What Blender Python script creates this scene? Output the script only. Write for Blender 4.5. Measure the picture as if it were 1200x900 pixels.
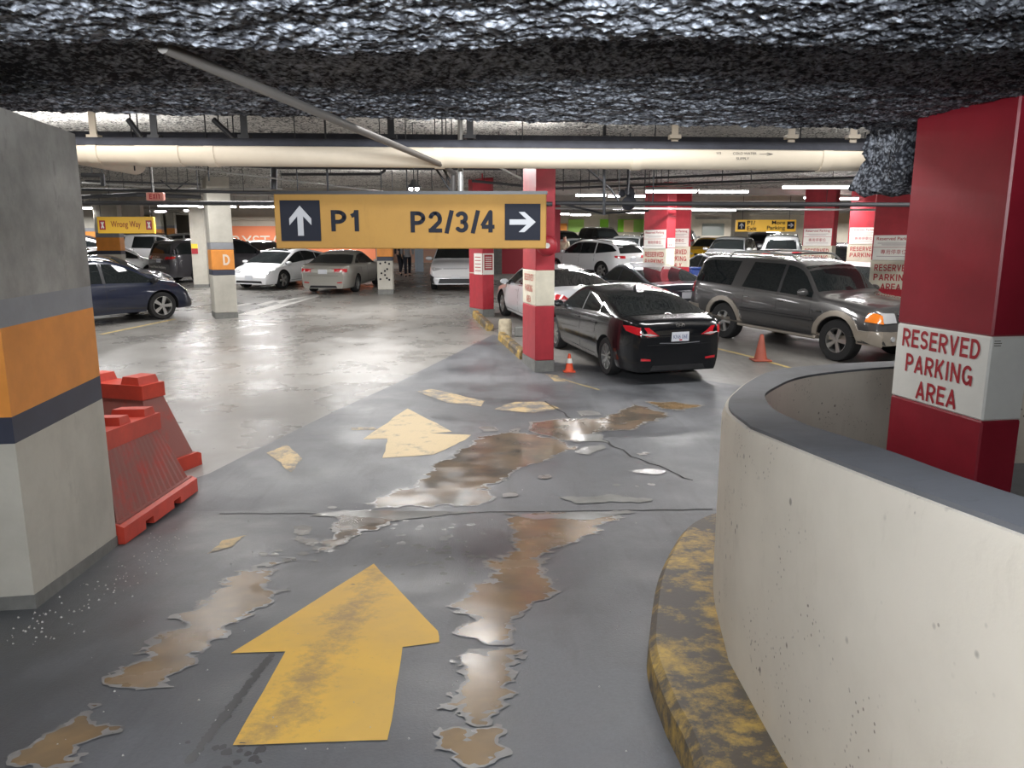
import bpy, bmesh, math, random
from mathutils import Vector, Matrix, noise
from mathutils.bvhtree import BVHTree

for o in list(bpy.data.objects):
    bpy.data.objects.remove(o)
SC = bpy.context.scene
COL = SC.collection
random.seed(7)
PI = math.pi

# ------------------------------------------------------------------ camera
CAMZ = 1.5
PITCH = math.radians(10.6)
FPX = 870.0
cam_d = bpy.data.cameras.new('camera')
cam_d.sensor_width = 36.0
cam_d.lens = 36.0 * FPX / 1200.0
cam_d.clip_start = 0.05
cam_d.clip_end = 300
cam = bpy.data.objects.new('camera', cam_d)
COL.objects.link(cam)
cam.location = (0, 0, CAMZ)
cam.rotation_euler = (PI / 2 - PITCH, 0, 0)
SC.camera = cam

# ------------------------------------------------------------------ world, exposure
W = bpy.data.worlds.new('world')
SC.world = W
W.use_nodes = True
W.node_tree.nodes['Background'].inputs[0].default_value = (0.8, 0.9, 1.0, 1)
W.node_tree.nodes['Background'].inputs[1].default_value = 0.12
SC.view_settings.view_transform = 'Standard'
SC.view_settings.look = 'None'
SC.view_settings.gamma = 1
SC.view_settings.use_curve_mapping = False
SC.view_settings.exposure = 0.0

LAMP_K = 1.35      # brightness of the fluorescent rows and the added fill lamps
def area_light(x, y, z, sx, sy, power, rot=(0, 0, 0), color=(1.0, 0.985, 0.97), spread=180):
    l = bpy.data.lights.new('fluorescent_or_fill_light', 'AREA')
    l.shape = 'RECTANGLE'
    l.size = sx
    l.size_y = sy
    l.energy = power * LAMP_K
    l.color = color
    l.spread = math.radians(spread)
    o = bpy.data.objects.new('fluorescent_or_fill_light', l)
    o.location = (x, y, z)
    o.rotation_euler = rot
    COL.objects.link(o)
    return o

# ------------------------------------------------------------------ where things stand
def depth(Y):
    """floor height below the eye: the ramp falls to a joint at 6 m, runs level, then the parking floor climbs."""
    if Y < 6: return 1.5 + 0.12 * Y
    if Y < 12: return 2.22
    return 2.22 - 0.04 * (Y - 12)
def FZ(Y): return CAMZ - depth(Y)
CP, SP = math.cos(PITCH), math.sin(PITCH)
def ray(px, py):
    a, b = px - 600.0, 450.0 - py
    return Vector((a, FPX * CP + b * SP, -FPX * SP + b * CP))
def ground(px, py):
    r = ray(px, py)
    s = -r.z / r.y           # fall per metre forward
    Y = 1.5 / (s - 0.12) if s > 0.12 else 1e9
    if Y > 6 or Y < 0:
        Y = 2.22 / s if s > 0 else 1e9
        if Y > 12 or Y < 0:
            Y = (2.22 + 0.48) / (s + 0.04)
    return Vector((r.x / r.y * Y, Y, FZ(Y)))
def at(px, py, Y):
    r = ray(px, py)
    return Vector((r.x / r.y * Y, Y, CAMZ + r.z / r.y * Y))
def atz(px, py, z):
    """point on the view line at height z above the eye"""
    r = ray(px, py)
    Y = z * r.y / r.z
    return Vector((r.x / r.y * Y, Y, CAMZ + z))

# ------------------------------------------------------------------ tags
def tag(o, label=None, cat=None, group=None, kind=None):
    if label: o['label'] = label
    if cat: o['category'] = cat
    if group: o['group'] = group
    if kind: o['kind'] = kind
    return o
def empty(name, loc=(0, 0, 0), rz=0, label=None, cat=None, group=None):
    o = bpy.data.objects.new(name, None)
    o.empty_display_size = 0.1
    o.location = loc
    o.rotation_euler = (0, 0, rz)
    COL.objects.link(o)
    return tag(o, label, cat, group)
def obj(name, bm, mats, parent=None, smooth=None, kind=None):
    me = bpy.data.meshes.new(name)
    bm.normal_update()
    bm.to_mesh(me)
    bm.free()
    if not isinstance(mats, (list, tuple)): mats = [mats]
    for m in mats: me.materials.append(m)
    if smooth is not None:
        me.polygons.foreach_set('use_smooth', [True] * len(me.polygons))
        try: me.set_sharp_from_angle(angle=math.radians(smooth))
        except Exception: pass
    o = bpy.data.objects.new(name, me)
    COL.objects.link(o)
    if parent: o.parent = parent
    if kind: o['kind'] = kind
    return o
def struct(name, bm, mats, smooth=None, parent=None):
    return obj(name, bm, mats, parent, smooth, None if parent else 'structure')
def kids(o): return [c for c in bpy.data.objects if c.parent == o]
def copy_tree(o, parent=None, children=None):
    if children is None:
        children = {}
        for c in bpy.data.objects:
            if c.parent: children.setdefault(c.parent.name, []).append(c)
    c = o.copy()
    COL.objects.link(c)
    if parent: c.parent = parent
    for ch in children.get(o.name, []): copy_tree(ch, c, children)
    return c

# ------------------------------------------------------------------ shapes
def BM(): return bmesh.new()
def box(bm, lo, hi, M=None, mi=0, bevel=0):
    lo, hi = Vector(lo), Vector(hi)
    c, s = (lo + hi) / 2, hi - lo
    T = Matrix.Translation(c) @ Matrix.Diagonal((s.x, s.y, s.z, 1))
    if M: T = M @ T
    r = bmesh.ops.create_cube(bm, size=1, matrix=T)
    vs = r['verts']
    fs = list({f for v in vs for f in v.link_faces})
    if bevel:
        es = list({e for v in vs for e in v.link_edges})
        rb = bmesh.ops.bevel(bm, geom=es, offset=bevel, segments=1, affect='EDGES')
        fs = [f for f in rb['faces']] + [f for f in fs if f.is_valid]
    for f in fs:
        if f.is_valid: f.material_index = mi
    return fs
def tube(bm, a, b, r, n=10, r2=None, mi=0, caps=True):
    a, b = Vector(a), Vector(b)
    d = b - a
    L = d.length
    if L < 1e-6: return
    q = Vector((0, 0, 1)).rotation_difference(d.normalized()).to_matrix().to_4x4()
    T = Matrix.Translation((a + b) / 2) @ q
    rr = bmesh.ops.create_cone(bm, cap_ends=caps, segments=n, radius1=r, radius2=r if r2 is None else r2, depth=L, matrix=T)
    for f in {f for v in rr['verts'] for f in v.link_faces}: f.material_index = mi
def polytube(bm, pts, r, n=10, mi=0):
    for a, b in zip(pts[:-1], pts[1:]): tube(bm, a, b, r, n, mi=mi)
    for p in pts[1:-1]:
        rr = bmesh.ops.create_uvsphere(bm, u_segments=n, v_segments=6, radius=r, matrix=Matrix.Translation(p))
        for f in {f for v in rr['verts'] for f in v.link_faces}: f.material_index = mi
def lathe(bm, prof, n=24, M=None, mi=0):
    """prof: (radius, z)"""
    rings = []
    M = M or Matrix.Identity(4)
    for r, z in prof:
        rings.append([bm.verts.new(M @ Vector((r * math.cos(2 * PI * k / n), r * math.sin(2 * PI * k / n), z))) for k in range(n)])
    for A, B in zip(rings[:-1], rings[1:]):
        for k in range(n):
            try: bm.faces.new((A[k], A[(k + 1) % n], B[(k + 1) % n], B[k])).material_index = mi
            except ValueError: pass
def quad(bm, pts, mi=0):
    f = bm.faces.new([bm.verts.new(p) for p in pts])
    f.material_index = mi
    return f
def basis(origin, right, up):
    r = Vector(right).normalized()
    u = Vector(up).normalized()
    n = r.cross(u)
    M = Matrix.Identity(4)
    for i, v in enumerate((r, u, n)):
        for k in range(3): M[k][i] = v[k]
    for k in range(3): M[k][3] = origin[k]
    return M
def prism(bm, poly, h, M=None, mi=0, z0=0):
    """polygon in xy extruded along z"""
    M = M or Matrix.Identity(4)
    a = [bm.verts.new(M @ Vector((x, y, z0))) for x, y in poly]
    b = [bm.verts.new(M @ Vector((x, y, z0 + h))) for x, y in poly]
    fs = [bm.faces.new(list(reversed(a))), bm.faces.new(b)]
    n = len(poly)
    for i in range(n): fs.append(bm.faces.new((a[i], a[(i + 1) % n], b[(i + 1) % n], b[i])))
    for f in fs: f.material_index = mi
    bmesh.ops.recalc_face_normals(bm, faces=fs)
def text(name, s, M, w=None, h=None, mat=None, parent=None, thick=0.002, align='CENTER', bold=0.0, space=1.0):
    """raised lettering in the plane of M, fitted to width w and/or height h (whole block)"""
    cu = bpy.data.curves.new('lettering', 'FONT')
    cu.body = s
    cu.align_x = align
    cu.align_y = 'CENTER'
    cu.extrude = 0
    cu.offset = bold
    cu.space_line = space
    t = bpy.data.objects.new('lettering', cu)
    COL.objects.link(t)
    dg = bpy.context.evaluated_depsgraph_get()
    dg.update()
    me = bpy.data.meshes.new_from_object(t.evaluated_get(dg))
    bpy.data.objects.remove(t)
    bm = BM()
    bm.from_mesh(me)
    bpy.data.meshes.remove(me)
    if not bm.verts:
        bm.free(); return None
    xs = [v.co.x for v in bm.verts]; ys = [v.co.y for v in bm.verts]
    cx, cy = (min(xs) + max(xs)) / 2, (min(ys) + max(ys)) / 2
    sx = (w / (max(xs) - min(xs))) if w else None
    sy = (h / (max(ys) - min(ys))) if h else None
    if sx is None: sx = sy
    if sy is None: sy = sx
    for v in bm.verts:
        v.co = M @ Vector(((v.co.x - cx) * sx, (v.co.y - cy) * sy, thick))
    return obj(name, bm, mat, parent)
def glyph(ch, T, w):
    """centre lines of a bold grotesque capital or figure in a box w wide and 1 high"""
    def arc(cx, cy, rx, ry, a0, a1, n=14): return [(cx + rx * math.cos(math.radians(a0 + (a1 - a0) * i / n)), cy + ry * math.sin(math.radians(a0 + (a1 - a0) * i / n))) for i in range(n + 1)]
    cx, rx, ry = w / 2, w / 2 - T, (1 - 2 * T) / 4
    r, l, t, b = w - T, T, 1 - T, T
    if ch in 'PR':
        q = (t - .45) / 2; k = w * .45
        o = [[(l, 0), (l, 1)], [(l, t), (k, t)] + arc(k, t - q, r - k, q, 90, -90) + [(l, .45)]]
        if ch == 'R': o.append([(k, .45), (r + T * .2, 0)])
        return o
    if ch == 'D':
        k = w * .38; q = (t - b) / 2
        return [[(l, 0), (l, 1)], [(l, t), (k, t)] + arc(k, .5, r - k, q, 90, -90) + [(l, b)]]
    if ch == 'E': return [[(l, 0), (l, 1)], [(l, t), (w, t)], [(l, .52), (w * .93, .52)], [(l, b), (w, b)]]
    if ch == 'F': return [[(l, 0), (l, 1)], [(l, t), (w, t)], [(l, .50), (w * .9, .50)]]
    if ch == 'L': return [[(l, 0), (l, 1)], [(l, b), (w, b)]]
    if ch == 'T': return [[(cx, 0), (cx, 1)], [(0, t), (w, t)]]
    if ch == 'I': return [[(cx, 0), (cx, 1)]]
    if ch == 'V': return [[(l * .8, 1), (cx, b * .6), (w - l * .8, 1)]]
    if ch == 'Y': return [[(l * .8, 1), (cx, .45)], [(w - l * .8, 1), (cx, .45), (cx, 0)]]
    if ch == 'X': return [[(l, 0), (r, 1)], [(l, 1), (r, 0)]]
    if ch == 'A': return [[(l * .8, 0), (cx, t), (w - l * .8, 0)], [(w * .25, .28), (w * .75, .28)]]
    if ch == 'N': return [[(l, 0), (l, 1)], [(l, 1 - T * .6), (r, T * .6)], [(r, 0), (r, 1)]]
    if ch == 'M': return [[(l, 0), (l, 1)], [(l, 1 - T * .6), (cx, .2), (r, 1 - T * .6)], [(r, 0), (r, 1)]]
    if ch == 'W': return [[(l * .7, 1), (w * .28, T), (cx, .9), (w * .72, T), (w - l * .7, 1)]]
    if ch == 'K': return [[(l, 0), (l, 1)], [(l, .34), (r, 1)], [(w * .38, .56), (r + T * .3, 0)]]
    if ch == 'O': return [arc(cx, .5, rx, .5 - T, 0, 360, 28)]
    if ch == 'C': return [arc(cx, .5, rx, .5 - T, 42, 318, 24)]
    if ch == 'G': return [arc(cx, .5, rx, .5 - T, 42, 318, 24) + [(r, .44)], [(r + T, .44), (w * .55, .44)], [(r, 0), (r, .5)]]
    if ch == 'S': return [arc(cx, t - ry, rx, ry, 20, 250, 16) + arc(cx, b + ry, rx, ry, 70, -160, 16)]
    if ch == '3': return [arc(cx, t - ry, rx * .92, ry, 160, -90, 16) , arc(cx, b + ry, rx, ry, 90, -160, 16), [(w * .42, .5), (cx, .5)]]
    if ch == '2': return [arc(cx, t - .27, rx, .27, 170, -35, 16) + [(l, b)], [(0, b), (w, b)]]
    if ch == '4': return [[(w * .70, 0), (w * .70, 1 - T * .4), (T * .6, .30)], [(T * .4, .27), (w, .27)]]
    if ch == '1': return [[(w * .62, 0), (w * .62, 1)], [(w * .62, .96), (w * .5, .80), (w * .12, .72)]]
    if ch == '/': return [[(T * .6, -.04), (w - T * .6, 1.04)]]
    return []
def letters(name, s, M, cx, cz, w, h, m, parent, th=.004, t=.19, gap=.14, proud=0.0):
    W_ = {'I': .24, '1': .46, 'M': .86, 'W': .98, 'A': .74, 'V': .70, '/': .36, ' ': .35, 'N': .72, 'G': .76, 'O': .76, 'K': .70, 'X': .66, 'Y': .70, 'D': .70, 'R': .70, 'P': .66, 'E': .62, 'F': .58, 'L': .56, 'S': .66, 'T': .62}
    T = t / 2; x = 0; bm = bmesh.new(); segs = []
    for ch in s:
        gw = W_.get(ch, .6)
        for pl_ in glyph(ch, T, gw): segs.append([(px + x, py) for px, py in pl_])
        x += gw + (gap if ch != '/' else gap * .5)
    tot = x - gap
    sx, sy = w / tot, h
    lv = [0]
    def f(p): return M @ Vector((cx - w / 2 + p[0] * sx, cz - h / 2 + p[1] * sy, th + .00015 * (lv[0] % 6)))
    for pl_ in segs:
        for i in range(len(pl_) - 1):
            a, b = Vector(pl_[i]), Vector(pl_[i + 1])
            if (b - a).length < 1e-5: continue
            d = (b - a).normalized(); n = Vector((-d.y, d.x)) * T; lv[0] += 1
            bm.faces.new([bm.verts.new(f(q)) for q in (a - n, b - n, b + n, a + n)])
        for i in range(1, len(pl_) - 1):
            c = pl_[i]; lv[0] += 1; bm.faces.new([bm.verts.new(f((c[0] + T * math.cos(2 * PI * k / 10), c[1] + T * math.sin(2 * PI * k / 10)))) for k in range(10)])
    nz = Vector((M[0][2], M[1][2], M[2][2]))
    bm.normal_update()
    for q in bm.faces:
        if q.normal.dot(nz) < 0: q.normal_flip()
    o = obj(name, bm, m)
    if parent:
        o.parent = parent; o.matrix_parent_inverse = chain_inv(parent)
    return o
def sstep(a, b, x):
    t = max(0, min(1, (x - a) / (b - a))) if b != a else float(x > a)
    return t * t * (3 - 2 * t)
def interp(keys, x):
    """piecewise smooth (monotone cubic) through sorted (x, y)"""
    n = len(keys)
    if x <= keys[0][0]: return keys[0][1]
    if x >= keys[-1][0]: return keys[-1][1]
    d = [(keys[i + 1][1] - keys[i][1]) / (keys[i + 1][0] - keys[i][0]) for i in range(n - 1)]
    for i in range(n - 1):
        if x <= keys[i + 1][0]:
            def m(k):
                if k == 0: return d[0]
                if k == n - 1: return d[-1]
                if d[k - 1] * d[k] <= 0: return 0
                return 2 * d[k - 1] * d[k] / (d[k - 1] + d[k])
            h = keys[i + 1][0] - keys[i][0]
            t = (x - keys[i][0]) / h
            a, b = keys[i][1], keys[i + 1][1]
            return ((1 + 2 * t) * (1 - t) ** 2 * a + t * (1 - t) ** 2 * h * m(i) + t * t * (3 - 2 * t) * b + t * t * (t - 1) * h * m(i + 1))

# ------------------------------------------------------------------ materials
MATS = {}
def mat(name, color, rough=0.6, metal=0.0, coat=0.0, emit=None, estr=0.0, bump=0.0, bscale=30.0, var=0.0, vscale=4.0, spec=0.5, trans=0.0):
    if name in MATS: return MATS[name]
    m = bpy.data.materials.new(name)
    m.use_nodes = True
    nt = m.node_tree
    b = nt.nodes['Principled BSDF']
    c = tuple(color) + (1,)
    b.inputs['Base Color'].default_value = c
    b.inputs['Roughness'].default_value = rough
    b.inputs['Metallic'].default_value = metal
    b.inputs['Coat Weight'].default_value = coat
    b.inputs['Coat Roughness'].default_value = 0.06
    b.inputs['Specular IOR Level'].default_value = spec
    b.inputs['Transmission Weight'].default_value = trans
    if emit:
        b.inputs['Emission Color'].default_value = tuple(emit) + (1,)
        b.inputs['Emission Strength'].default_value = estr
    if var or bump:
        tc = nt.nodes.new('ShaderNodeTexCoord')
    if var:
        n = nt.nodes.new('ShaderNodeTexNoise')
        n.inputs['Scale'].default_value = vscale
        n.inputs['Detail'].default_value = 6
        n.inputs['Roughness'].default_value = 0.65
        nt.links.new(tc.outputs['Object'], n.inputs['Vector'])
        r = nt.nodes.new('ShaderNodeMapRange')
        r.inputs[1].default_value = 0.3; r.inputs[2].default_value = 0.7
        r.inputs[3].default_value = 1 - var; r.inputs[4].default_value = 1 + var
        nt.links.new(n.outputs[0], r.inputs[0])
        mx = nt.nodes.new('ShaderNodeVectorMath'); mx.operation = 'SCALE'
        mx.inputs[0].default_value = color
        nt.links.new(r.outputs[0], mx.inputs['Scale'])
        nt.links.new(mx.outputs[0], b.inputs['Base Color'])
    if bump:
        n2 = nt.nodes.new('ShaderNodeTexNoise')
        n2.inputs['Scale'].default_value = bscale
        n2.inputs['Detail'].default_value = 5
        nt.links.new(tc.outputs['Object'], n2.inputs['Vector'])
        bp = nt.nodes.new('ShaderNodeBump')
        bp.inputs['Strength'].default_value = bump
        bp.inputs['Distance'].default_value = 0.02
        nt.links.new(n2.outputs[0], bp.inputs['Height'])
        nt.links.new(bp.outputs[0], b.inputs['Normal'])
    MATS[name] = m
    return m

class NT:
    """small node-building helper"""
    def __init__(s, name, rough=0.6):
        s.m = bpy.data.materials.new(name); MATS[name] = s.m
        s.m.use_nodes = True
        s.nt = s.m.node_tree
        s.b = s.nt.nodes['Principled BSDF']
        s.b.inputs['Roughness'].default_value = rough
        s.tc = s.nt.nodes.new('ShaderNodeTexCoord')
        s.co = s.tc.outputs['Object']
    def L(s, a, b): s.nt.links.new(a, b)
    def put(s, v, sock):
        if hasattr(v, 'links') or hasattr(v, 'is_output'): s.L(v, sock)
        elif isinstance(v, (tuple, list)) and len(v) == 3 and sock.type == 'RGBA': sock.default_value = tuple(v) + (1,)
        else: sock.default_value = v
    def scale(s, v, sx=1, sy=1, sz=1):
        n = s.nt.nodes.new('ShaderNodeMapping'); n.inputs['Scale'].default_value = (sx, sy, sz)
        s.L(v, n.inputs[0]); return n.outputs[0]
    def noise(s, sc, det=5, rough=0.6, vec=None, dist=0.0):
        n = s.nt.nodes.new('ShaderNodeTexNoise')
        n.inputs['Scale'].default_value = sc; n.inputs['Detail'].default_value = det
        n.inputs['Roughness'].default_value = rough; n.inputs['Distortion'].default_value = dist
        s.L(vec or s.co, n.inputs['Vector']); return n.outputs[0]
    def voro(s, sc, vec=None, feat='F1'):
        n = s.nt.nodes.new('ShaderNodeTexVoronoi'); n.feature = feat
        n.inputs['Scale'].default_value = sc
        s.L(vec or s.co, n.inputs['Vector']); return n.outputs[0]
    def rng(s, v, a, b, c=0.0, d=1.0):
        n = s.nt.nodes.new('ShaderNodeMapRange')
        s.L(v, n.inputs[0])
        for i, q in enumerate((a, b, c, d)): n.inputs[i + 1].default_value = q
        return n.outputs[0]
    def mix(s, f, a, b):
        n = s.nt.nodes.new('ShaderNodeMix'); n.data_type = 'RGBA'
        s.put(f, n.inputs[0]); s.put(a, n.inputs[6]); s.put(b, n.inputs[7])
        return n.outputs[2]
    def math(s, op, a, b=0.0):
        n = s.nt.nodes.new('ShaderNodeMath'); n.operation = op
        s.put(a, n.inputs[0]); s.put(b, n.inputs[1]); return n.outputs[0]
    def sep(s, v=None):
        n = s.nt.nodes.new('ShaderNodeSeparateXYZ'); s.L(v or s.co, n.inputs[0]); return n.outputs
    def color(s, v): s.put(v, s.b.inputs['Base Color'])
    def rough(s, v): s.put(v, s.b.inputs['Roughness'])
    def bump(s, h, st=0.5, dist=0.02):
        n = s.nt.nodes.new('ShaderNodeBump'); n.inputs['Strength'].default_value = st; n.inputs['Distance'].default_value = dist
        s.L(h, n.inputs['Height']); s.L(n.outputs[0], s.b.inputs['Normal'])

# sprayed fireproofing
def m_spray(name, dark, light, lo=0.42, hi=0.62):
    n = NT(name, 0.95)
    a = n.noise(14, 8, 0.75); v = n.voro(34)
    h = n.math('SUBTRACT', a, n.math('MULTIPLY', v, 0.35))
    big = n.noise(0.8, 3)
    n.color(n.mix(n.rng(n.math('ADD', h, n.math('MULTIPLY', big, 0.35)), lo, hi), dark, light))
    n.bump(h, 1.0, 0.06)
    return n.m
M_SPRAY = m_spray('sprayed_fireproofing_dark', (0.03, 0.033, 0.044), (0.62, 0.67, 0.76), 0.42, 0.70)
M_SPRAY2 = m_spray('sprayed_fireproofing_light', (0.07, 0.07, 0.068), (0.58, 0.56, 0.52), 0.36, 0.56)
# floors
def m_floor(name, c1, c2, stain, r0=0.25, r1=0.6, marks=(0.1, 0.1, 0.1)):
    n = NT(name)
    base = n.mix(n.rng(n.noise(0.55, 5, 0.6), 0.35, 0.65), c1, c2)
    st = n.rng(n.noise(1.7, 7, 0.7, dist=0.6), 0.52, 0.72)
    base = n.mix(n.math('MULTIPLY', st, 0.38), base, stain)
    sw = n.rng(n.noise(2.0, 6, 0.7, n.scale(n.co, 2.2, 0.25, 1)), 0.5, 0.75)
    base = n.mix(n.math('MULTIPLY', sw, 0.45), base, marks)
    fine = n.noise(60, 3)
    base = n.mix(n.rng(fine, 0.35, 0.75, 0, 0.22), base, marks)
    n.color(base)
    n.rough(n.rng(n.noise(1.1, 5, 0.6), 0.35, 0.65, r0, r1))
    n.bump(n.noise(90, 3), 0.15, 0.01)
    return n.m
M_ASPH = m_floor('dark_traffic_coating', (0.062, 0.067, 0.075), (0.165, 0.17, 0.182), (0.06, 0.058, 0.058), 0.28, 0.6, (0.045, 0.045, 0.047))
M_CONC = m_floor('pale_worn_concrete_floor', (0.19, 0.183, 0.17), (0.255, 0.247, 0.232), (0.22, 0.205, 0.18), 0.2, 0.42, (0.17, 0.155, 0.14))
M_PARK = m_floor('grey_parking_floor', (0.19, 0.18, 0.165), (0.25, 0.24, 0.225), (0.12, 0.11, 0.10), 0.3, 0.6, (0.09, 0.085, 0.08))
# walls and columns
def m_wall(name, c, dirt, pit=True, d=0.35):
    n = NT(name, 0.75)
    base = n.mix(n.rng(n.noise(1.5, 6, 0.65), 0.4, 0.75, 0, d), c, dirt)
    base = n.mix(n.rng(n.noise(5.5, 7, 0.75, n.scale(n.co, 1, 1, 0.35)), 0.58, 0.78, 0, d), base, dirt)
    if pit:
        p = n.voro(11)
        g = n.noise(2.2, 3)
        pm = n.math('MULTIPLY', n.rng(p, 0.16, 0.10), n.rng(g, 0.50, 0.58))
        base = n.mix(n.math('MULTIPLY', pm, 0.85), base, (0.10, 0.08, 0.06))
        p2 = n.voro(38)
        pm2 = n.math('MULTIPLY', n.rng(p2, 0.20, 0.12), n.rng(n.noise(3.0, 3), 0.52, 0.6))
        base = n.mix(n.math('MULTIPLY', pm2, 0.8), base, (0.14, 0.11, 0.08))
    n.color(base)
    n.bump(n.noise(25, 5), 0.12, 0.01)
    return n.m
M_CREAM = m_wall('cream_painted_concrete', (0.67, 0.615, 0.52), (0.42, 0.37, 0.30))
M_PWHITE = m_wall('off_white_painted_column', (0.50, 0.48, 0.42), (0.24, 0.22, 0.19), False, 0.5)
M_BARE = m_wall('bare_grey_concrete', (0.38, 0.37, 0.345), (0.13, 0.125, 0.12), False, 0.9)
M_OR = mat('orange_band_paint', (0.72, 0.27, 0.045), 0.55, var=0.12, vscale=3)
M_GB = mat('grey_band_paint', (0.25, 0.26, 0.28), 0.6, var=0.1)
M_NB = mat('navy_band_paint', (0.035, 0.04, 0.065), 0.5, var=0.15)
M_BASE = mat('grey_column_base', (0.17, 0.17, 0.16), 0.7, var=0.2, vscale=8)
M_RED = mat('dark_red_column_paint', (0.25, 0.012, 0.024), 0.35, var=0.14, vscale=2.5, bump=0.05, bscale=12)
M_RED2 = mat('bright_red_column_paint', (0.36, 0.022, 0.034), 0.45, var=0.14, vscale=5)
M_WHT = mat('white_sign_paint', (0.74, 0.73, 0.68), 0.5, var=0.05)
M_IVORY = mat('ivory_sign_paint', (0.60, 0.56, 0.45), 0.55, var=0.12)
M_LRED = mat('red_lettering', (0.38, 0.02, 0.03), 0.5)
M_TOPGREY = m_wall('grey_painted_coping', (0.13, 0.135, 0.145), (0.06, 0.06, 0.06), False, 0.8)
def m_worn(name, c, under, amt=0.5, sc=2.2, anis=(1, 1, 1), rough=0.55):
    n = NT(name, rough)
    v = n.scale(n.co, *anis)
    f = n.rng(n.math('ADD', n.math('MULTIPLY', n.noise(sc, 4, 0.6, v), 0.6), n.math('MULTIPLY', n.noise(sc * 6, 8, 0.8, v), 0.4)), amt - 0.07, amt + 0.07)
    g = n.rng(n.noise(sc * 14, 6, 0.75), 0.56, 0.68, 0, 0.6)
    n.color(n.mix(n.math('MAXIMUM', f, g), c, under))
    n.bump(n.noise(40, 4), 0.15, 0.01)
    return n.m
M_YARROW = m_worn('worn_yellow_floor_paint', (0.74, 0.45, 0.07), (0.30, 0.20, 0.08), 0.60, 1.6, (1.4, 0.8, 1))
M_YOLD = m_worn('faded_yellow_floor_paint', (0.56, 0.41, 0.20), (0.15, 0.145, 0.14), 0.50, 4)
M_YCURB = m_worn('worn_yellow_curb_paint', (0.52, 0.33, 0.055), (0.075, 0.06, 0.045), 0.455, 3.2, (1, 1, 1))
M_WLINE = mat('white_floor_paint', (0.62, 0.61, 0.58), 0.5, var=0.15)
# water
def m_water(name, c1, c2, r=0.06):
    n = NT(name, r)
    n.color(n.mix(n.rng(n.noise(2.6, 4), 0.38, 0.62), c1, c2))
    n.rough(n.rng(n.noise(3.0, 4), 0.4, 0.7, r, r + 0.18))
    n.b.inputs['Specular IOR Level'].default_value = 0.4
    return n.m
M_MUD = m_water('muddy_puddle_water', (0.25, 0.165, 0.085), (0.155, 0.11, 0.065), 0.16)
M_FILM = m_water('drying_water_film', (0.26, 0.25, 0.235), (0.17, 0.165, 0.16), 0.25)
M_MUDG = m_water('grey_puddle_water', (0.20, 0.15, 0.105), (0.11, 0.095, 0.08), 0.10)
M_GLOSS = m_water('wet_patch_painted_sheen', (0.34, 0.34, 0.33), (0.26, 0.26, 0.25), 0.04)  # pale base colour stands in for light reflected off the shallow water
# generic
M_BLACK = mat('black_rubber', (0.012, 0.012, 0.013), 0.8)
M_UNDER = mat('black_underbody', (0.008, 0.008, 0.009), 0.9)
M_TRIMB = mat('black_plastic_trim', (0.015, 0.015, 0.017), 0.45)
M_GLASS = mat('tinted_car_glass', (0.012, 0.015, 0.016), 0.03, coat=0.0, spec=0.6)
M_CHROME = mat('chrome', (0.75, 0.75, 0.76), 0.12, 1.0)
M_ALLOY = mat('alloy_rim_metal', (0.52, 0.52, 0.51), 0.3, 0.85)
M_TAIL = mat('red_tail_lamp_lens', (0.50, 0.012, 0.02), 0.12, coat=1.0)
M_TAILW = mat('clear_lamp_lens', (0.62, 0.56, 0.56), 0.1, coat=1.0)
M_HEAD = mat('headlamp_lens', (0.55, 0.56, 0.57), 0.08, 0.3, coat=1.0)
M_AMBER = mat('amber_lamp_lens', (0.75, 0.20, 0.02), 0.12, coat=1.0)
M_PLATE = mat('number_plate_white', (0.62, 0.64, 0.68), 0.4)
M_PLTXT = mat('number_plate_blue', (0.03, 0.05, 0.18), 0.5)
M_STEEL = mat('galvanised_steel', (0.42, 0.42, 0.41), 0.4, 0.7, var=0.1)
M_DPIPE = mat('dark_pipe_paint', (0.035, 0.036, 0.04), 0.55, var=0.2)
M_BPIPE = mat('beige_pipe_jacket', (0.56, 0.48, 0.37), 0.5, var=0.08, vscale=2)
M_BDUST = mat('sooty_pipe_jacket', (0.035, 0.036, 0.045), 0.9, var=0.3, vscale=6)
M_TUBE = mat('lit_fluorescent_tube', (1, 1, 1), 0.5, emit=(1.0, 0.95, 0.98), estr=22.0)
M_HOUS = mat('white_fixture_housing', (0.6, 0.6, 0.58), 0.5)
M_SIGNY = m_wall('mustard_sign_paint', (0.33, 0.18, 0.035), (0.21, 0.11, 0.025), False, 0.5)
M_SIGNY2 = mat('yellow_sign_face', (0.80, 0.52, 0.06), 0.45, emit=(0.80, 0.52, 0.06), estr=0.0)
M_SIGNK = mat('sign_black', (0.010, 0.012, 0.020), 0.7, spec=0.2)
M_SIGNW = mat('sign_grey_white', (0.33, 0.34, 0.36), 0.5)
M_BARR = mat('red_orange_plastic', (0.55, 0.055, 0.03), 0.5, var=0.18, vscale=4, bump=0.05)
M_BARRD = m_worn('dusty_red_plastic', (0.42, 0.05, 0.035), (0.27, 0.085, 0.07), 0.44, 3)
M_CONE = mat('orange_cone_rubber', (0.75, 0.09, 0.03), 0.5, var=0.1)
M_CONED = mat('faded_cone_rubber', (0.32, 0.07, 0.04), 0.6, var=0.15)
M_CEILF = m_wall('beige_far_ceiling', (0.42, 0.40, 0.36), (0.24, 0.22, 0.20), False, 0.6)
M_BEIGE = m_wall('beige_wall_paint', (0.60, 0.55, 0.46), (0.42, 0.37, 0.30), False, 0.4)
M_GREEN = mat('lime_green_wall_panel', (0.25, 0.62, 0.04), 0.5)
M_GRIT = mat('pale_grit', (0.45, 0.44, 0.42), 0.8)
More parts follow.
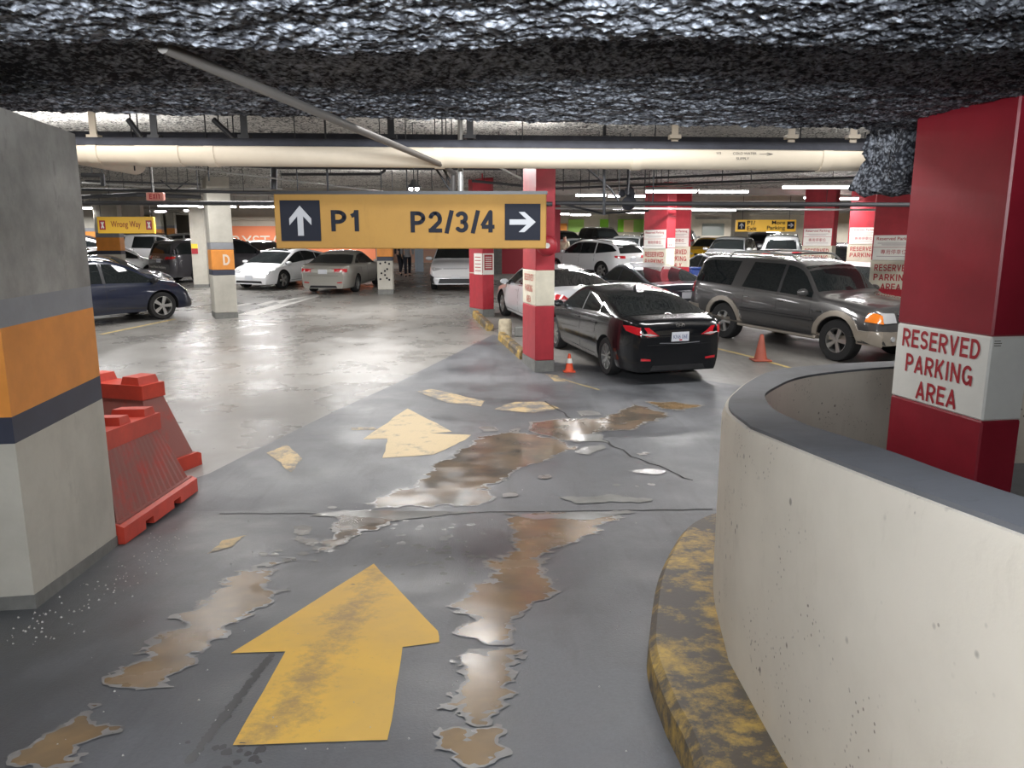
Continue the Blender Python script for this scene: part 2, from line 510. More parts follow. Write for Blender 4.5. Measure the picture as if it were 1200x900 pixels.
# ================================================================== lamps (light only, without fixtures; several added to brighten dark surfaces)
# camera-side fluorescent lamp just behind the viewer, under the soffit
area_light(-0.3, -0.9, CAMZ + 0.66, 2.4, 0.12, 72, (math.radians(88), 0, 0), (0.93, 0.97, 1.0))
area_light(-0.1, -0.4, CAMZ + 0.52, 2.4, 0.12, 170, (math.radians(106), 0, 0), (0.9, 0.95, 1.0), 75)  # added narrow beam that brightens the soffit, not a separate lamp
area_light(-1.2, -0.6, CAMZ + 0.55, 2.4, 0.25, 60, (math.radians(10), 0, 0))
# lamps in the bay above the joint, hidden from the eye by the soffit
for x, y, e in ((-4.5, 6.9, 65), (0.5, 6.9, 55), (4.4, 6.9, 55)):
    area_light(x, y, CAMZ + 1.5, 2.4, 0.25, e)
for x, y, e in ((-6, 10.5, 55), (0, 10.5, 60), (6, 10.5, 50), (-3, 17, 60), (8, 17, 45)):  # added uplights that brighten the sprayed ceiling, no fixtures there
    area_light(x, y, CAMZ + 1.0, 2.4, 0.12, e, (PI, 0, 0))
for x, y, e in ((-10.0, 10.6, 120), (-4.2, 12.9, 120), (-13.2, 22.8, 110), (-13.5, 39.3, 170), (-9, 39.3, 130), (-22, 55, 300), (-27, 45, 250), (-14, 62, 250), (-9, 15.5, 40), (10.2, 27.5, 70), (-8, 18.5, 60), (-1.5, 14.5, 170), (3.0, 11.0, 90), (7.2, 12.0, 120), (-4, 21, 200), (-12, 16, 120), (15, 14, 120), (-14, 48, 260), (-4, 50, 220), (8, 49, 260), (18, 50, 300), (30, 50, 260), (6, 57, 200), (16, 57, 240), (26, 57, 240), (-22, 38, 160), (28, 30, 160)):  # overhead lamps, several added only to brighten signs, walls and far bays
    area_light(x, y, CAMZ + 1.5, 2.4, 0.3, e)

# ================================================================== setting
def drape(name, polyxy, z_off, material, parent=None, thick=0.0, kind=None, cuts=()):
    """a flat patch lying on the floor, following its breaks of slope"""
    bm = BM()
    f = bm.faces.new([bm.verts.new((x, y, 0)) for x, y in polyxy])
    for yb in (6.0, 12.0) + tuple(cuts):
        g = list(bm.verts) + list(bm.edges) + list(bm.faces)
        bmesh.ops.bisect_plane(bm, geom=g, plane_co=(0, yb, 0), plane_no=(0, 1, 0))
    bmesh.ops.recalc_face_normals(bm, faces=bm.faces)
    if bm.faces[:] and bm.faces[:][0].normal.z < 0: bmesh.ops.reverse_faces(bm, faces=bm.faces)
    bmesh.ops.triangulate(bm, faces=bm.faces)
    if thick:
        r = bmesh.ops.extrude_face_region(bm, geom=bm.faces[:])
        for v in [g for g in r['geom'] if isinstance(g, bmesh.types.BMVert)]: v.co.z += thick
    for v in bm.verts: v.co.z += FZ(v.co.y) + z_off
    bmesh.ops.recalc_face_normals(bm, faces=bm.faces)
    return obj(name, bm, material, parent, kind=kind)

XL, XR, YN, YF = -34.0, 44.0, -7.0, 72.0
pl = [ground(245, 555), ground(300, 527), ground(400, 478), ground(480, 441), ground(540, 411), ground(562, 400), ground(578, 392)]
pl = [(p.x, p.y) for p in pl]
edge_pk = [(0.1, 17.0), (0.25, 19.0), (-0.8, 27.0), (0.2, 40.0), (0.2, YF)]
start = [(XL, 4.0), (-6.0, 4.6), (-3.9, 5.4)]
light_poly = start + pl + edge_pk + [(XL, YF)]
drape('floor', light_poly, 0, M_CONC, kind='structure')
# ramp and near lanes of dark coating
pk_edge = [(0.9, 17.0), (2.2, 13.2), (5.2, 10.2), (12, 9.0), (XR, 9.0)]
dark_poly = [(XL, YN), (XR, YN)] + list(reversed(pk_edge))[:-1] + [(0.9, 13.6), pl[-1]] + list(reversed(pl[:-1])) + list(reversed(start))
drape('floor', dark_poly, 0, M_ASPH, kind='structure')
park_poly = [(XR, 9.0), (XR, YF)] + list(reversed(edge_pk)) + [pl[-1], (0.9, 13.6)] + pk_edge[1:-1]
drape('floor', park_poly, 0, M_PARK, kind='structure')

# ---- near soffit: sprayed fireproofing, a real lumpy surface
def lumpy(name, x0, x1, y0, y1, zf, nx, ny, amp, material, edge=None, fc=1.0):
    bm = BM()
    g = []
    for j in range(ny + 1):
        row = []
        for i in range(nx + 1):
            u = i / nx; v = j / ny
            x = x0 + (x1 - x0) * u
            ya, yb = y0, y1
            if edge:
                yy = ya + (6 - ya) * v; x = (u * 2 - 1) * (0.86 * yy + 0.5); yb = edge(x)
            y = ya + (yb - ya) * v
            z = zf(x, y)
            p = Vector((x * 2.6, y * 2.6, 1.7)) * fc
            n = noise.noise(p * 1.0) * 0.4 + noise.noise(p * 2.7) * 0.35 + noise.noise(p * 7.0) * 0.35 + noise.noise(p * 17.0) * 0.25 + (noise.noise(p * 38.0) * 0.22 if edge else 0)
            if j == ny: y += noise.noise(Vector((x * 3, 0, 5))) * 0.04 + noise.noise(Vector((x * 16, 0, 9))) * 0.03
            row.append(bm.verts.new((x, y, z - amp * n)))
        g.append(row)
    for j in range(ny):
        for i in range(nx):
            bm.faces.new((g[j][i], g[j + 1][i], g[j + 1][i + 1], g[j][i + 1]))
    if edge:       # the soffit's far face
        top = [bm.verts.new((v.co.x, v.co.y + 0.02, CAMZ + 2.0)) for v in g[-1]]
        for i in range(nx): bm.faces.new((g[-1][i], top[i], top[i + 1], g[-1][i + 1]))
    return struct(name, bm, material, smooth=60)
SOF = 0.90
def sof_edge(x): return 5.82 + 0.123 * x
def soffit(x, y): return CAMZ + SOF - 0.10 + 0.11 * sstep(3.15, 3.75, y + 0.25 * noise.noise(Vector((x * .8, 0, 0))))
lumpy('ceiling', -6.5, 6.5, 2.3, 0, soffit, 520, 300, 0.036, M_SPRAY, sof_edge)
bm = BM(); box(bm, (-9, -6.9, CAMZ + SOF - .10), (9, 2.32, CAMZ + SOF + .2)); box(bm, (-9, 2.3, CAMZ + SOF + .05), (9, 5.0, CAMZ + SOF + .2)); struct('ceiling', bm, M_SPRAY)
def CZ(Y): return CAMZ + 1.72 + 0.02 * max(0, Y - 22)
lumpy('ceiling', -34, 34, 5.0, 24.0, lambda x, y: CZ(y), 420, 150, 0.07, M_SPRAY2, None, 0.5)
bm = BM()
box(bm, (XL, 24, CZ(24) + 0.02), (XR, 24.3, CZ(24) + 1.2))
box(bm, (XR - 10, 4, CZ(10)), (XR, 24, CZ(10) + 0.3))
for y0, y1 in ((24, 48), (48, YF)):
    quad(bm, [(XL, y0, CZ(y0) + .12), (XL, y1, CZ(y1) + .12), (XR, y1, CZ(y1) + .12), (XR, y0, CZ(y0) + .12)])
struct('ceiling', bm, M_CEILF)
# beams of the far bays
for i, y in enumerate((25.0, 30.5, 36.5, 43.0, 50.0, 58.0)):
    bm = BM()
    z = CZ(y) + 0.12
    box(bm, (XL, y, z - 0.28), (XR, y + 0.5, z))
    struct('ceiling', bm, M_CEILF)
# outer shell
def wallbox(name, lo, hi, m):
    bm = BM(); box(bm, lo, hi)
    return struct(name, bm, m)
wallbox('wall_back', (XL, YF, -2), (XR, YF + .3, 6), M_BEIGE)
wallbox('wall_left', (XL - .3, YN, -2), (XL, YF, 6), M_BEIGE)
wallbox('wall_right', (XR, YN, -2), (XR + .3, YF, 6), M_BEIGE)
wallbox('wall_front', (XL, YN - .3, -2), (XR, YN, 6), M_BARE)

# left middle wall with the orange band and lettering
WY = 42.0
wl, wr = at(150, 280, WY).x, at(452, 280, WY).x
zt, z1, z0 = at(300, 244, WY).z, at(300, 265, WY).z, FZ(WY)
wallbox('wall_left_middle', (wl + 4, WY, z0 - .3), (wr, WY + .3, zt + 1.5), M_BEIGE)
bm = BM(); box(bm, (at(268, 280, WY).x, WY - 0.06, z0), (at(440, 280, WY).x, WY - 0.002, z1)); b0 = struct('trim_1', bm, mat('orange_wall_panel', (0.80, 0.24, 0.11), 0.6))
c0, c1 = at(258, 283, WY - .07), at(340, 283, WY - .07)
text('lettering', 'CRYSTAL', basis((c0 + c1) / 2, (1, 0, 0), (0, 0, 1)), w=c1.x - c0.x, h=at(300, 277, WY).z - at(300, 291, WY).z, mat=mat('sign_cream', (0.75, 0.68, 0.58), .6), parent=b0)
bm = BM()
box(bm, (wl + 4, WY - 0.35, at(0, 258, WY).z), (wr, WY - .01, at(0, 254.5, WY).z))
struct('trim_2', bm, M_BEIGE)
# red wall and raised walk behind the red columns
a, b = at(585, 300, 34), at(625, 300, 34)
wallbox('wall_red', (a.x, 34, FZ(34)), (b.x + 1.2, 34.3, at(600, 240, 34).z), mat('red_wall_paint', (0.42, 0.03, 0.05), 0.5))
bm = BM(); a = ground(553, 328); b = ground(640, 328)
box(bm, (a.x, a.y, FZ(a.y) - .1), (b.x + .5, 34.0, FZ(a.y) + .16)); struct('trim_3', bm, M_BARE)
bm = BM(); a = at(579, 300, 33.7); box(bm, (a.x, 33.4, FZ(33)), (a.x + .35, 33.7, CZ(33))); struct('trim_4', bm, M_BASE)
# lit lobby seen beneath the sign
LY = 43.0
bm = BM(); a, b = at(452, 300, LY), at(500, 300, LY)
box(bm, (a.x, LY, FZ(LY) - .2), (b.x + 3.5, LY + .3, CZ(LY) + .4)); struct('wall_lobby', bm, mat('lobby_wall', (0.45, 0.27, 0.2), 0.6))
bm = BM()
for px in (486, 493): 
    q = at(px, 300, 36.0); box(bm, (q.x, 36.0, FZ(36)), (q.x + .12, 36.1, CZ(36)))
q, q2 = at(486, 300, 36.0), at(493, 300, 36.0)
box(bm, (q.x, 36.02, FZ(36)), (q2.x, 36.06, CZ(36)))
struct('door_1', bm, mat('pale_blue_glass_door', (0.55, 0.65, 0.75), 0.2))
# far right: beige offices, windows, green panels
FY = 60.0
def fbox(name, x0, y0, x1, y1, Y, m, th=0.1, structn=True, parent=None):
    A, B = at(x0, y0, Y), at(x1, y1, Y)
    b_ = BM(); box(b_, (A.x, Y - th, B.z), (B.x, Y, A.z))
    return struct(name, b_, m, parent=parent)
wallbox('wall_office', (at(652, 280, FY).x, FY, 0), (at(1200, 280, FY).x, FY + .3, 6), M_BEIGE)
fbox('window_1', 823, 262, 848, 276, FY, mat('office_glass', (0.25, 0.28, 0.26), 0.15), 0.05)
w_ = fbox('trim_5', 815, 255, 857, 257, FY, M_BARE, 0.15)
for k, (x0, x1) in enumerate(((666, 684), (703, 722), (724, 734), (735, 752), (753, 770))):
    fbox('trim_%d' % (6 + k), x0, 257, x1, 272, FY - .1 * k, M_GREEN if k in (1, 2, 4) else mat('lime_shade', (0.34, 0.60, 0.12), .5), 0.1)
fbox('trim_12', 731, 258, 742, 272, FY - 1, mat('amber_glass_panel', (0.65, 0.5, 0.28), .4), 0.1)
fbox('trim_13', 652, 262, 664, 282, FY - 1.5, M_OR, 0.1)
fbox('trim_14', 955, 250, 1110, 262, FY - 4, mat('tan_soffit_paint', (0.5, 0.42, 0.3), .6), 0.2)

# ---- columns
GR = math.radians(11)
def column(name, corner, wx, ly, ztop, bands, label, group=None, rot=GR, face_labels=None, zbase=None):
    """corner = near corner shared by the road-side (long) face and the viewer-side face; long face runs away from the viewer.
    bands: (z0, z1, material, proud) above the floor, bottom to top"""
    base = FZ(corner.y) if zbase is None else zbase
    root = empty(name, (corner.x, corner.y, base), rot, label, 'column', group)
    for k, (a, b, m, nm) in enumerate(bands):
        b_ = BM()
        e = 0.006 if nm == 'base_band' else 0.0
        box(b_, (-e, -e, a), (wx + e, ly + e, b), bevel=0.012 if e == 0 else 0)
        obj(nm, b_, m, root)
    return root
def col_frames(root_loc, rot, wx, ly):
    """sign-plane frames on a column: long road-side face and viewer-side face, origin at the face's bottom middle"""
    R = Matrix.Rotation(rot, 4, 'Z')
    o = Vector(root_loc)
    long_o = R @ Vector((0, ly / 2, 0))
    short_o = R @ Vector((wx / 2, 0, 0))
    # seen from the road the long face's right-hand direction runs toward the viewer
    L = basis(o + long_o, R @ Vector((0, -1, 0)), (0, 0, 1))
    S = basis(o + short_o, R @ Vector((1, 0, 0)), (0, 0, 1))
    return L, S
def plate(name, M, cx, cz, w, h, th, m, parent):
    b_ = BM(); box(b_, (cx - w / 2, cz - h / 2, 0.0), (cx + w / 2, cz + h / 2, th), M=M)
    o = obj(name, b_, m, parent)
    o.matrix_parent_inverse = parent_inv(parent)
    return o
def parent_inv(p):
    return p.matrix_basis.inverted()
def txt(s, M, cx, cz, w, h, m, parent, th=0.004, name='lettering', **k):
    o = text(name, s, M @ Matrix.Translation((cx, cz, 0)), w, h, m, None, th, **k)
    if o and parent:
        root = parent
        o.parent = parent
        o.matrix_parent_inverse = chain_inv(parent)
    return o
def chain_inv(p):
    m = p.matrix_basis.copy()
    if p.parent:
        m = full(p.parent) @ p.matrix_parent_inverse @ m
    return m.inverted()
def full(p):
    m = p.matrix_basis.copy()
    if p.parent: m = full(p.parent) @ p.matrix_parent_inverse @ m
    return m

# near left pillar
A = Vector((-2.60, 3.76, 0)); B = Vector((-2.80, 4.97, 0))
rotL = math.atan2(-(B.x - A.x), (B.y - A.y))
base = FZ(5.0) - 0.1
root = empty('concrete_column', (A.x, A.y, base), rotL, 'large concrete column with grey, orange and navy bands beside the red plastic barriers', 'column')
Rl = Matrix.Rotation(rotL, 4, 'Z')
def zb(px, py, P):   # height above base of a pixel on the vertical through P
    r = ray(px, py); return CAMZ + r.z / r.y * P.y - base
# bands slope gently the way the ramp does, so each band is a prism with a near and a far height
def slope_band(name, zn0, zf0, zn1, zf1, m, e=0.0, x0=-2.4, x1=0.0):
    b_ = BM(); y1 = (B - A).length
    P = [(x0, -e), (x1 + e, -e), (x1 + e, y1 + e), (x0, y1 + e)]
    lo = [bm_v(b_, (x, y, zn0 if y < .5 else zf0)) for x, y in P]
    hi = [bm_v(b_, (x, y, zn1 if y < .5 else zf1)) for x, y in P]
    b_.faces.new(list(reversed(lo))); b_.faces.new(hi)
    for i in range(4): b_.faces.new((lo[i], lo[(i + 1) % 4], hi[(i + 1) % 4], hi[i]))
    return obj(name, b_, m, root)
def bm_v(b_, p): return b_.verts.new(p)
zn = [0.0, zb(42, 697, A), zb(30, 520, A), zb(28, 489, A), zb(26, 385, A), zb(22, 352, A), 2.45 + .45]
zf = [0.0, zb(138, 628, B), zb(124, 467, B), zb(122, 440, B), zb(116, 360, B), zb(112, 335, B), 2.45 + .45]
names = ['base_band', 'shaft', 'navy_band', 'orange_band', 'grey_band', 'shaft']
ms = [M_BASE, M_PWHITE, M_NB, M_OR, M_GB, M_BARE]
for k in range(6):
    slope_band(names[k], zn[k], zf[k], zn[k + 1], zf[k + 1], ms[k], 0.004 if k in (0,) else 0.0)
# low concrete wall meeting the pillar on the left edge
wallbox('wall_ramp_left', (-9.0, 2.0, -1), (-2.80, 3.55, FZ(3.5) + 0.42), M_PWHITE)
wallbox('trim_15', (-9.0, 1.9, -1), (-2.78, 3.57, FZ(3.5) + 0.12), M_BASE)

# near right pillar
C0 = Vector((3.12, 4.80, 0))
rotR = math.atan2(0.15, 0.9)
cb = FZ(4.8) - 0.3
zW1, zW0 = CAMZ + ray(1160, 395).z / ray(1160, 395).y * 4.8 - cb, CAMZ + ray(1157, 494).z / ray(1157, 494).y * 4.8 - cb
near_col = column('parking_column', C0, 0.30, 0.92, 3.3,
    [(0, zW0, M_RED, 'shaft'), (zW0, zW1, M_WHT, 'white_band'), (zW1, CAMZ + SOF + .3 - cb, M_RED, 'shaft')],
    'dark red column with large RESERVED PARKING AREA lettering, rising behind the curved barrier', rot=rotR, zbase=cb)
Lf, Sf = col_frames((C0.x, C0.y, cb), rotR, 0.30, 0.92)
zc = (zW0 + zW1) / 2
t_ = []
for k, (s, w) in enumerate((('RESERVED', 0.76), ('PARKING', 0.66), ('AREA', 0.40))):
    letters('lettering', s, Lf, (0.0, .01, .02)[k], zc + 0.185 - 0.185 * k, w, 0.135, M_LRED, near_col, t=.17)
for j, w_ in enumerate((.045, .055, .050)): plate('small_print', Sf, -0.105 + w_ / 2 - .022, zW1 - .028 - .015 * j, w_, .005, .002, mat('faint_print', (.12, .10, .08), .7), near_col)
# sprayed haunch of the beam behind this pillar
bm = BM()
bmesh.ops.create_grid(bm, x_segments=2, y_segments=2, size=1)
bm.clear()
h0 = at(1041, 150, 6.6); h1 = at(1100, 226, 6.6)
box(bm, (h0.x, 6.3, h1.z + .03), (h0.x + 1.6, 7.0, CAMZ + 1.1))
bmesh.ops.subdivide_edges(bm, edges=bm.edges, cuts=22, use_grid_fill=True)
for v in bm.verts:
    p = v.co
    d = Vector((noise.noise(p * 6), noise.noise(p * 6 + Vector((9, 1, 3))), noise.noise(p * 6 + Vector((2, 7, 8)))))
    d2 = Vector((noise.noise(p * 17), noise.noise(p * 17 + Vector((9, 1, 3))), noise.noise(p * 17 + Vector((2, 7, 8)))))
    v.co = p + d * 0.10 + d2 * 0.05
struct('ceiling', bm, M_SPRAY, smooth=60)

# ---- the curved barrier and its curb
def d_top(Y): return 0.31 + 0.137 * Y if Y < 4.4 else interp([(4.4, .9128), (5.3, 1.025), (6.2, 1.105), (7.1, 1.148), (9, 1.20)], Y)
outer = [(0.95, -2.0), (0.88, -0.5), (0.855, 0.6), (0.85, 1.4), (0.86, 2.0), (0.90, 2.82), (1.08, 3.72), (1.40, 4.72), (1.92, 6.0), (2.42, 6.82), (3.0, 7.22), (3.95, 7.55), (5.2, 7.75), (7.0, 7.85)]
inner = [(1.17, -2.0), (1.08, -0.5), (1.03, 0.6), (1.02, 1.5), (1.09, 2.1), (1.17, 2.85), (1.34, 3.7), (1.66, 4.75), (2.10, 5.75), (2.55, 6.42), (3.15, 6.85), (4.0, 7.2), (5.2, 7.4), (7.0, 7.5)]
def cr(pts, n=6, keep=(5,)):
    out = []
    for i in range(len(pts) - 1):
        p0 = Vector(pts[max(0, i - 1)]); p1 = Vector(pts[i]); p2 = Vector(pts[i + 1]); p3 = Vector(pts[min(len(pts) - 1, i + 2)])
        if i in keep: p0 = p1 - (p2 - p1)
        if i + 1 in keep: p3 = p2 + (p2 - p1)
        for k in range(n):
            t = k / n
            out.append(0.5 * ((2 * p1) + (p2 - p0) * t + (2 * p0 - 5 * p1 + 4 * p2 - p3) * t * t + (3 * p1 - p0 - 3 * p2 + p3) * t ** 3))
    out.append(Vector(pts[-1]))
    return out
O_, I_ = cr(outer), cr(inner)
bar = empty('curved_barrier', (0.86, 1.4, FZ(1.4)), 0, 'curved cream concrete barrier wall with dark grey top along the ramp', 'wall')
inv = bar.matrix_basis.inverted()
def ribbon(name, rowsf, m, parent=bar, close=True, smooth=35):
    """rowsf(i) -> section points; sections joined along the curve"""
    b_ = BM(); prev = None
    for i in range(len(O_)):
        s = [b_.verts.new(p) for p in rowsf(i)]
        if prev:
            n = len(s)
            for k in range(n if close else n - 1):
                b_.faces.new((prev[k], prev[(k + 1) % n], s[(k + 1) % n], s[k]))
        prev = s
    bmesh.ops.recalc_face_normals(b_, faces=b_.faces)
    o = obj(name, b_, m, parent, smooth)
    if parent: o.matrix_parent_inverse = inv
    return o
def mixp(a, b, t): return a + (b - a) * t
def sec_wall(i):
    o, n = O_[i], I_[i]
    zt = CAMZ - d_top(o.y) - 0.012; zg = FZ(o.y) - 0.05
    zi = FZ(o.y) - 0.9
    return [(o.x, o.y, zg), (o.x, o.y, zt - 0.05), (mixp(o, n, .06).x, mixp(o, n, .06).y, zt), (mixp(o, n, .95).x, mixp(o, n, .95).y, zt), (n.x, n.y, zt - .04), (n.x, n.y, zi)]
ribbon('wall_body', sec_wall, M_CREAM)
def sec_cap(i):
    o, n = O_[i], I_[i]
    zt = CAMZ - d_top(o.y)
    a, b = mixp(o, n, .13), mixp(o, n, .97)
    return [(a.x, a.y, zt - .02), (a.x, a.y, zt), (b.x, b.y, zt), (b.x, b.y, zt - .02)]
ribbon('coping', sec_cap, M_TOPGREY)
# curb on the road side
cpx = [(820, 900), (783, 815), (764, 762), (764, 725), (772, 676), (787, 642), (804, 617), (822, 606), (836, 601)]
CH = 0.14
def curb_pt(px, py):
    r = ray(px, py); s = -r.z / r.y
    Y = (1.5 - CH) / (s - 0.12)
    if Y > 6: Y = (2.22 - CH) / s
    return (r.x / r.y * Y, Y)
cpts = [(0.62, -2.0), (0.50, -0.5), (0.44, 0.8)] + [curb_pt(*p) for p in cpx]
print('curb', [(round(a, 2), round(b, 2)) for a, b in cpts])
Cc = cr(cpts, 5, ())
b_ = BM(); prev = None
def near_outer(p):
    # point of the barrier's outer face at the same Y (or the tail of the curve)
    for a, b in zip(O_[:-1], O_[1:]):
        if a.y <= p.y <= b.y: return a + (b - a) * ((p.y - a.y) / max(1e-6, b.y - a.y))
    return O_[0]
for i, p in enumerate(Cc):
    q = near_outer(p)
    if q.x < p.x + 0.03: q = Vector((p.x + 0.03, q.y))
    zg = FZ(p.y); e = 0.03
    sec = [(p.x - 0.015, p.y, zg - .05), (p.x - .005, p.y, zg + CH - e), (p.x + .025, p.y, zg + CH), (q.x + .05, q.y, zg + CH), (q.x + .05, q.y, zg - .05)]
    s = [b_.verts.new(v) for v in sec]
    if prev:
        for k in range(5): b_.faces.new((prev[k], prev[(k + 1) % 5], s[(k + 1) % 5], s[k]))
    else: b_.faces.new(s)
    prev = s
b_.faces.new(list(reversed(prev)))
bmesh.ops.recalc_face_normals(b_, faces=b_.faces)
tag(obj('curb', b_, M_YCURB, None, 40), 'worn yellow curb curving along the foot of the cream barrier', 'curb')

# floor joint across the foot of the ramp and cracks
def strip(name, pts, w, m, z, label=None, cat=None, group=None, jit=0.0):
    b_ = BM(); L = []; 
    for i, p in enumerate(pts):
        a = Vector(pts[max(0, i - 1)]); c = Vector(pts[min(len(pts) - 1, i + 1)])
        t = (c - a).normalized(); nrm = Vector((-t.y, t.x))
        ww = w * (1 + (random.random() - .5) * jit)
        L.append((Vector(p) + nrm * ww / 2, Vector(p) - nrm * ww / 2))
    vs = [(b_.verts.new((a.x, a.y, FZ(a.y) + z)), b_.verts.new((b.x, b.y, FZ(b.y) + z))) for a, b in L]
    for (a, b), (c, d) in zip(vs[:-1], vs[1:]): b_.faces.new((a, b, d, c))
    bmesh.ops.recalc_face_normals(b_, faces=b_.faces)
    if b_.faces[:][0].normal.z < 0: bmesh.ops.reverse_faces(b_, faces=b_.faces)
    o = obj(name, b_, m)
    if label: tag(o, label, cat, group)
    return o
def px_line(pts, n=8, jit=0.0):
    g = [ground(*p) for p in pts]; out = []
    for a, b in zip(g[:-1], g[1:]):
        for k in range(n):
            p = a + (b - a) * (k / n); out.append((p.x + (random.random() - .5) * jit, p.y + (random.random() - .5) * jit))
    out.append((g[-1].x, g[-1].y)); return out
M_CRACK = mat('floor_crack', (0.03, 0.03, 0.03), 0.9)
o = strip('trim_16', px_line([(258, 602), (420, 602), (600, 600), (835, 597)], 14, 0.02), 0.022, M_CRACK, 0.0025); o['kind'] = 'structure'
tag(strip('floor_crack', px_line([(640, 432 + 38), (690, 505), (740, 535), (812, 563)], 9, 0.05), 0.022, M_CRACK, 0.003, jit=.8), 'dark crack running diagonally across the floor past the puddles', 'crack')
# ================================================================== cars
def paint(name, c, metal=0.0, rough=0.28):
    return mat('car_paint_' + name, c, rough, metal, coat=1.0)
P_BLACK = mat('car_paint_black', (0.004, 0.0045, 0.006), 0.2, 0.0, coat=0.6, spec=0.3)
P_GREY = paint('grey', (0.070, 0.068, 0.068), 0.3)
P_SILVER = paint('silver', (0.40, 0.41, 0.42), 0.4)
P_WHITE = paint('white', (0.72, 0.73, 0.74))
P_PEARL = paint('pearl', (0.60, 0.61, 0.63))
P_NAVY = paint('navy', (0.004, 0.009, 0.030), 0.1)
P_BEIGE = paint('beige', (0.40, 0.39, 0.35), 0.4)
P_DKGREY = paint('dark_grey', (0.055, 0.052, 0.06), 0.3)
P_TAN = paint('tan', (0.36, 0.32, 0.27), 0.4)
P_YELLOW = paint('yellow', (0.75, 0.42, 0.02))
P_DBLUE = paint('midnight', (0.02, 0.025, 0.04), 0.2)

